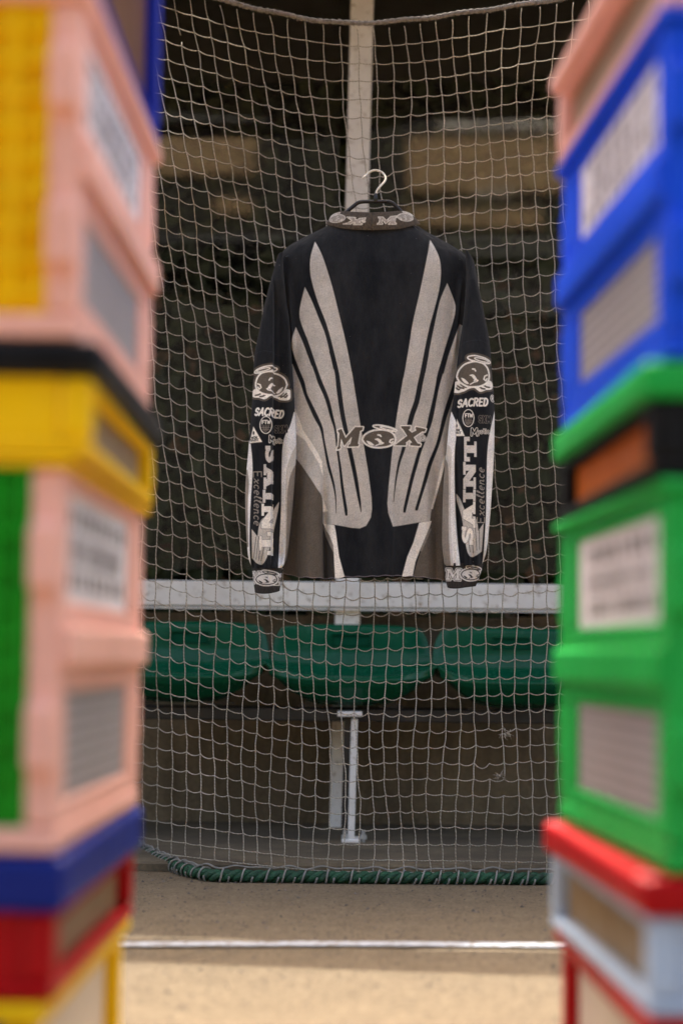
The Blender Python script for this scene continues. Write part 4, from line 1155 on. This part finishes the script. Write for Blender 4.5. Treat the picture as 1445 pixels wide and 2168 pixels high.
# ------------------------------------------------------------------ coat hanger
hg = empty("coat_hanger", (0.06, YJ, at(795, 470, YJ).z))
def jp(x, y, Y): return Vector(jers(np.array(x), np.array(y), np.array(Y)))
bp = [(606, 545), (660, 510), (708, 482), (726, 454), (750, 431), (764, 424), (795, 423.5), (824, 424), (838, 433), (856, 454), (876, 482), (924, 512), (972, 550)]
pts = [jp(a, b, 4.268) for a, b in crv(bp, 5)]
local(MB().tube(pts, 0.0042, 8).build("hanger_bar", M['hanger'], None, True), hg)
local(MB().tube([jp(794.5, 424, 4.268), jp(794.8, 415, 4.268), jp(795, 406, 4.268)], [0.0058, 0.0042, 0.0036], 10).build("hook_socket", M['hanger'], None, True), hg)
hk = crv([(795, 414), (797, 401), (806, 388), (814, 377), (816.5, 366), (812, 355), (803, 349), (792, 347.5), (782, 351.5), (775, 358), (769.5, 365.5)], 6)
hp = [jp(a, b, 4.268 + 0.035 * float(ss(395, 350, b))) for a, b in hk]
local(MB().tube(hp, 0.0026, 8).build("hook", M['brass'], None, True), hg)
local(MB().tube([hp[-1] + Vector((0, 0, -0.001)), hp[-1] + Vector((-0.002, 0, -0.002))], 0.0028, 8).build("hook_tip", M['brass'], None, True), hg)
tag(hg, "black coat hanger with pale metal hook on the net, inside the jersey", "hanger")
#@@PART4
# ------------------------------------------------------------------ crate towers either side of the lens
PC = {
    'pink': (0.97, 0.53, 0.44), 'yellow': (1.0, 0.62, 0.012), 'green': (0.002, 0.34, 0.018), 'blue': (0.002, 0.085, 0.85), 'navy': (0.003, 0.020, 0.22),
    'black': (0.006, 0.007, 0.009), 'red': (0.44, 0.002, 0.007), 'skyblue': (0.48, 0.62, 0.80), 'orange': (0.62, 0.15, 0.02), 'emerald': (0.004, 0.44, 0.075),
    'grey': (0.50, 0.47, 0.50), 'taupe': (0.32, 0.235, 0.155), 'brown': (0.24, 0.165, 0.090), 'umber': (0.27, 0.175, 0.080), 'cream': (0.72, 0.63, 0.53), 'indigo': (0.008, 0.025, 0.36), 'chestnut': (0.16, 0.075, 0.04),
}
PM = {k: m_plastic("crate_" + k, v, 0.36) for k, v in PC.items()}
def m_screen(name, light, dark, sx, sz):
    t = NT(name)
    w = t.n.new("ShaderNodeTexBrick"); w.offset = 0.0; w.inputs['Scale'].default_value = 1.0
    w.inputs['Color1'].default_value = (*dark, 1); w.inputs['Color2'].default_value = (*[x * 1.25 for x in dark], 1); w.inputs['Mortar'].default_value = (*light, 1)
    w.inputs['Brick Width'].default_value = sx; w.inputs['Row Height'].default_value = sz; w.inputs['Mortar Size'].default_value = sx * 0.19
    mp = t.n.new("ShaderNodeCombineXYZ"); sp = t.n.new("ShaderNodeSeparateXYZ"); t.l.new(t.coord(), sp.inputs[0])
    t.l.new(sp.outputs['Y'], mp.inputs['X']); t.l.new(sp.outputs['Z'], mp.inputs['Y']); t.l.new(mp.outputs[0], w.inputs['Vector'])
    t.base(w.outputs[0]); t.rough(0.5); return t.m
SCR = m_screen("window_screen", (0.46, 0.43, 0.45), (0.11, 0.10, 0.10), 0.013, 0.013)
INK = speckled("label_ink", (0.16, 0.145, 0.15), 0.6)
LBL = speckled("label_card", (0.80, 0.77, 0.80), 0.6, 0.10, 20)

W_, L_ = 0.40, 0.60
def crate(name, label, group, origin, z0, h, rz, side, rim, front=None, base=None, tiers=0, inner=1, window=None, rim_h=0.035, wall=None):
    """origin: centre of the crate's foot. inner=+1 if the face towards the gap is +x. tiers=0 gives an open-sided crate."""
    o = empty(name, (origin[0], origin[1], z0), rz)
    side_m, rim_m = PM[side], PM[rim]; base_m = PM[base or side]; front_m = PM[front or side]
    hw, hl = W_ / 2, L_ / 2; top = h - 0.002
    p = 0.029
    zb, zt = (0.022 if tiers else 0.013), top - rim_h
    # rim: four bars joined as the moulded collar, a little proud of the walls
    r = MB(); e = 0.008
    r.box(-hw - e, hw + e, -hl - e, -hl + 0.022, zt, top).box(-hw - e, hw + e, hl - 0.022, hl + e, zt, top)
    r.box(-hw - e, -hw + 0.022, -hl + 0.0222, hl - 0.0222, zt, top).box(hw - 0.022, hw + e, -hl + 0.0222, hl - 0.0222, zt, top)
    r.build("rim", rim_m, o, False, 0.006)
    MB().box(-hw + 0.012, hw - 0.012, -hl + 0.012, hl - 0.012, 0.001, 0.010).build("floor_panel", base_m, o)
    b = MB()
    b.box(-hw, hw, -hl, -hl + 0.018, 0, zb).box(-hw, hw, hl - 0.018, hl, 0, zb).box(-hw, -hw + 0.018, -hl + 0.0182, hl - 0.0182, 0, zb).box(hw - 0.018, hw, -hl + 0.0182, hl - 0.0182, 0, zb)
    b.build("base_frame", base_m, o, False, 0.004)
    for sx in (-1, 1):
        for sy in (-1, 1):
            cx, cy = sx * (hw - p / 2), sy * (hl - p / 2)
            m = MB().box(cx - p / 2, cx + p / 2, cy - p / 2, cy + p / 2, zb + 0.0005, zt - 0.0005)
            c = m.build("corner_post", side_m if not (tiers and sy < 0 and front) else side_m, o, False, 0.006)
            if tiers:
                for k in range(tiers):
                    zc = zb + (zt - zb) * (k + 0.5) / tiers
                    g = MB().box(cx - 0.014, cx + 0.014, cy + sy * 0.012, cy + sy * 0.030, zc - 0.03, zc + 0.03).build("hinge_lug", side_m, c, False, 0.006)
    xin = inner * hw
    if tiers:
        th = (zt - zb) / tiers
        # long wall towards the gap: frame bars, middle rib, shallow windows
        w = MB(); x0, x1 = sorted((xin - inner * 0.012, xin - inner * 0.002))
        y0, y1 = -hl + p, hl - p
        wy0, wy1 = y0 + 0.022, y1 - 0.075
        zz = [(zb + 0.020, zb + th - 0.040), (zb + th + 0.042, zt - 0.016)]
        w.box(x0, x1, y0, y1, zb + 0.0004, zz[0][0]).box(x0, x1, y0, y1, zz[0][1], zz[1][0]).box(x0, x1, y0, y1, zz[1][1], zt - 0.0004)
        for a, c in zz:
            w.box(x0, x1, y0, wy0, a + 0.0002, c - 0.0002).box(x0, x1, wy1, y1, a + 0.0002, c - 0.0002)
        w.build("side_wall", side_m, o, False, 0.003)
        rx = sorted((xin - inner * 0.0018, xin + inner * 0.009))
        MB().box(rx[0], rx[1], -hl + 0.004, hl - 0.004, zb + th - 0.018, zb + th + 0.020).build("middle_rib", side_m, o, False, 0.005)
        xa, xb = sorted((xin - inner * 0.012, xin - inner * 0.006))
        for k, (a, c) in enumerate(zz):
            if k == tiers - 1:
                pl = MB().box(xa, xb, wy0 + 0.0003, wy1 - 0.0003, a, c).build("window_panel", LBL, o)
                ink = MB(); q0, q1 = sorted((xin - inner * 0.0058, xin - inner * 0.0050))
                for row, (ra, rc) in enumerate(((0.70, 0.88), (0.12, 0.30))):
                    yy = wy0 + 0.03
                    while yy < wy1 - 0.05:
                        wd = random.uniform(0.014, 0.030)
                        ink.box(q0, q1, yy, yy + wd, lerp(a, c, ra), lerp(a, c, rc)); yy += wd + random.uniform(0.016, 0.034)
                yy = wy0 + 0.04
                while yy < wy1 - 0.05:
                    ink.box(q0, q1, yy, yy + 0.004, lerp(a, c, 0.36), lerp(a, c, 0.62)); yy += random.uniform(0.012, 0.026)
                ink.build("printed_marks", INK, pl)
            else:
                MB().box(xa, xb, wy0 + 0.0003, wy1 - 0.0003, a, c).build("window_panel", SCR, o)
        # plain outer long wall and the two gridded ends
        xo = sorted((-xin + inner * 0.002, -xin + inner * 0.010))
        MB().box(xo[0], xo[1], y0, y1, zb + 0.0004, zt - 0.0004).build("side_wall", side_m, o)
        for sy in (-1, 1):
            ya, yb_ = sorted((sy * (hl - 0.012), sy * (hl - 0.006)))
            ew = MB().box(-hw + p, hw - p, ya, yb_, zb + 0.0004, zt - 0.0004).build("end_wall", front_m, o)
            gm = MB(); ga, gb = sorted((sy * (hl - 0.0058), sy * (hl + 0.003)))
            k = 0; x = -hw + p + 0.008
            while x < hw - p - 0.010:
                gm.box(x, x + 0.008, ga, gb, zb + 0.004, zt - 0.004); x += 0.030
            gm.build("end_rib", front_m, ew); gm = MB(); z = zb + 0.014
            ga, gb = sorted((sy * (hl - 0.0056), sy * (hl + 0.001)))
            while z < zt - 0.016:
                gm.box(-hw + p + 0.002, hw - p - 0.002, ga, gb, z, z + 0.007); z += 0.030
            gm.build("end_rib", front_m, ew)
    else:
        # open sides: low rail under the rim; the end towards the camera is closed
        y0, y1 = -hl + p, hl - p
        w = MB(); x0, x1 = sorted((xin - inner * 0.014, xin - inner * 0.002))
        w.box(x0, x1, y0, y1, zt - 0.006, zt - 0.0004)
        y = y0 + 0.01
        while y < y1 - 0.012:
            w.box(x0, x1, y, y + 0.010, zt - 0.013, zt - 0.0064); y += 0.028
        w.build("side_rail", side_m, o, False, 0.002)
        x0, x1 = sorted((-xin + inner * 0.002, -xin + inner * 0.012))
        MB().box(x0, x1, y0, y1, zb + 0.0004, zt - 0.0004).build("side_wall", side_m, o)
        MB().box(-hw + p, hw - p, -hl + 0.003, -hl + 0.012, zb + 0.0004, zt - 0.0004).build("end_wall", front_m, o, False, 0.002)
        MB().box(-hw + p, hw - p, hl - 0.012, hl - 0.003, zt - 0.014, zt - 0.0004).build("end_rail", side_m, o)
        if window:
            MB().box(-hw + p, hw - p, hl - 0.011, hl - 0.004, zb + 0.0004, zt - 0.0146).build("end_wall", PM[window], o)
            xq = sorted((xin - inner * 0.022, xin - inner * 0.016))
            MB().box(xq[0], xq[1], y0 + 0.001, y1 - 0.001, zb + 0.0004, zt - 0.001).build("inner_panel", PM[window], o)
    tag(o, label, "crate", group)
    return o

def foot(px_near, px_far, inner, yn=1.78, yf=2.38):
    """crate centre and turn from where its inner bottom edge runs"""
    a = at(px_near, 1395, yn); b = at(px_far, 1395, yf)
    d = (b - a); d.z = 0; d.normalize()
    ang = math.atan2(-d.x, d.y)
    mid = (a + b) / 2
    nrm = Vector((d.y, -d.x, 0)) * inner        # from the tower towards the gap
    c = mid - nrm * (W_ / 2)
    return (c.x, 2.08), ang
GL, GR = "crates stacked left of the gap", "crates stacked right of the gap"
zL = [0.0, 0.163, 0.296, 0.638, 0.745, 1.068, 1.36]
def L(name, lab, z0, z1, pn, pf, **kw):
    og, an = foot(pn, pf, 1); return crate(name, lab, GL, og, z0, z1 - z0, an, inner=1, **kw)
def R_(name, lab, z0, z1, pn, pf, **kw):
    og, an = foot(pn, pf, -1); return crate(name, lab, GR, og, z0, z1 - z0, an, inner=-1, **kw)
L("plastic_crate", "yellow crate with a cream side panel at the foot of the left stack", 0.0, 0.166, 92, 272, side='yellow', rim='yellow', front='navy', window='cream', rim_h=0.016)
L("plastic_crate", "red crate with a blue rim and brown side panel, left stack", 0.167, 0.292, 130, 292, side='red', rim='navy', window='brown', rim_h=0.047)
L("plastic_crate", "tall pink crate with a green gridded end, above the blue rim", 0.293, 0.640, 128, 298, side='pink', rim='yellow', front='green', tiers=2, rim_h=0.008)
L("plastic_crate", "low yellow crate with a black rim between the two pink crates", 0.641, 0.744, 182, 318, side='yellow', rim='black', window='taupe', rim_h=0.030)
L("plastic_crate", "tall pink crate with a yellow gridded end, near the top left", 0.745, 1.070, 148, 308, side='pink', rim='pink', front='yellow', tiers=2, rim_h=0.020)
L("plastic_crate", "dark blue crate on top of the left stack, cut by the frame", 1.071, 1.36, 165, 317, side='indigo', rim='indigo', base='indigo', front='orange', window='chestnut')
R_("plastic_crate", "red crate with a cream side panel at the foot of the right stack", 0.0, 0.160, 1382, 1190, side='red', rim='red', window='cream', rim_h=0.016)
R_("plastic_crate", "pale blue crate with a red rim and brown side panel, right stack", 0.161, 0.282, 1372, 1166, side='skyblue', rim='red', window='umber', rim_h=0.034)
R_("plastic_crate", "tall green crate with two grey windows, between red and black bands", 0.283, 0.628, 1408, 1182, side='emerald', rim='emerald', front='yellow', tiers=2, rim_h=0.012)
R_("plastic_crate", "low black crate with a green rim and an orange side panel", 0.629, 0.732, 1372, 1182, side='black', rim='emerald', window='orange', rim_h=0.032)
R_("plastic_crate", "tall blue crate with two pale windows, near the top right", 0.733, 1.050, 1405, 1184, side='blue', rim='blue', tiers=2, rim_h=0.012)
R_("plastic_crate", "low pink crate on top of the right stack", 1.051, 1.160, 1396, 1172, side='pink', rim='pink', window='taupe', rim_h=0.022)
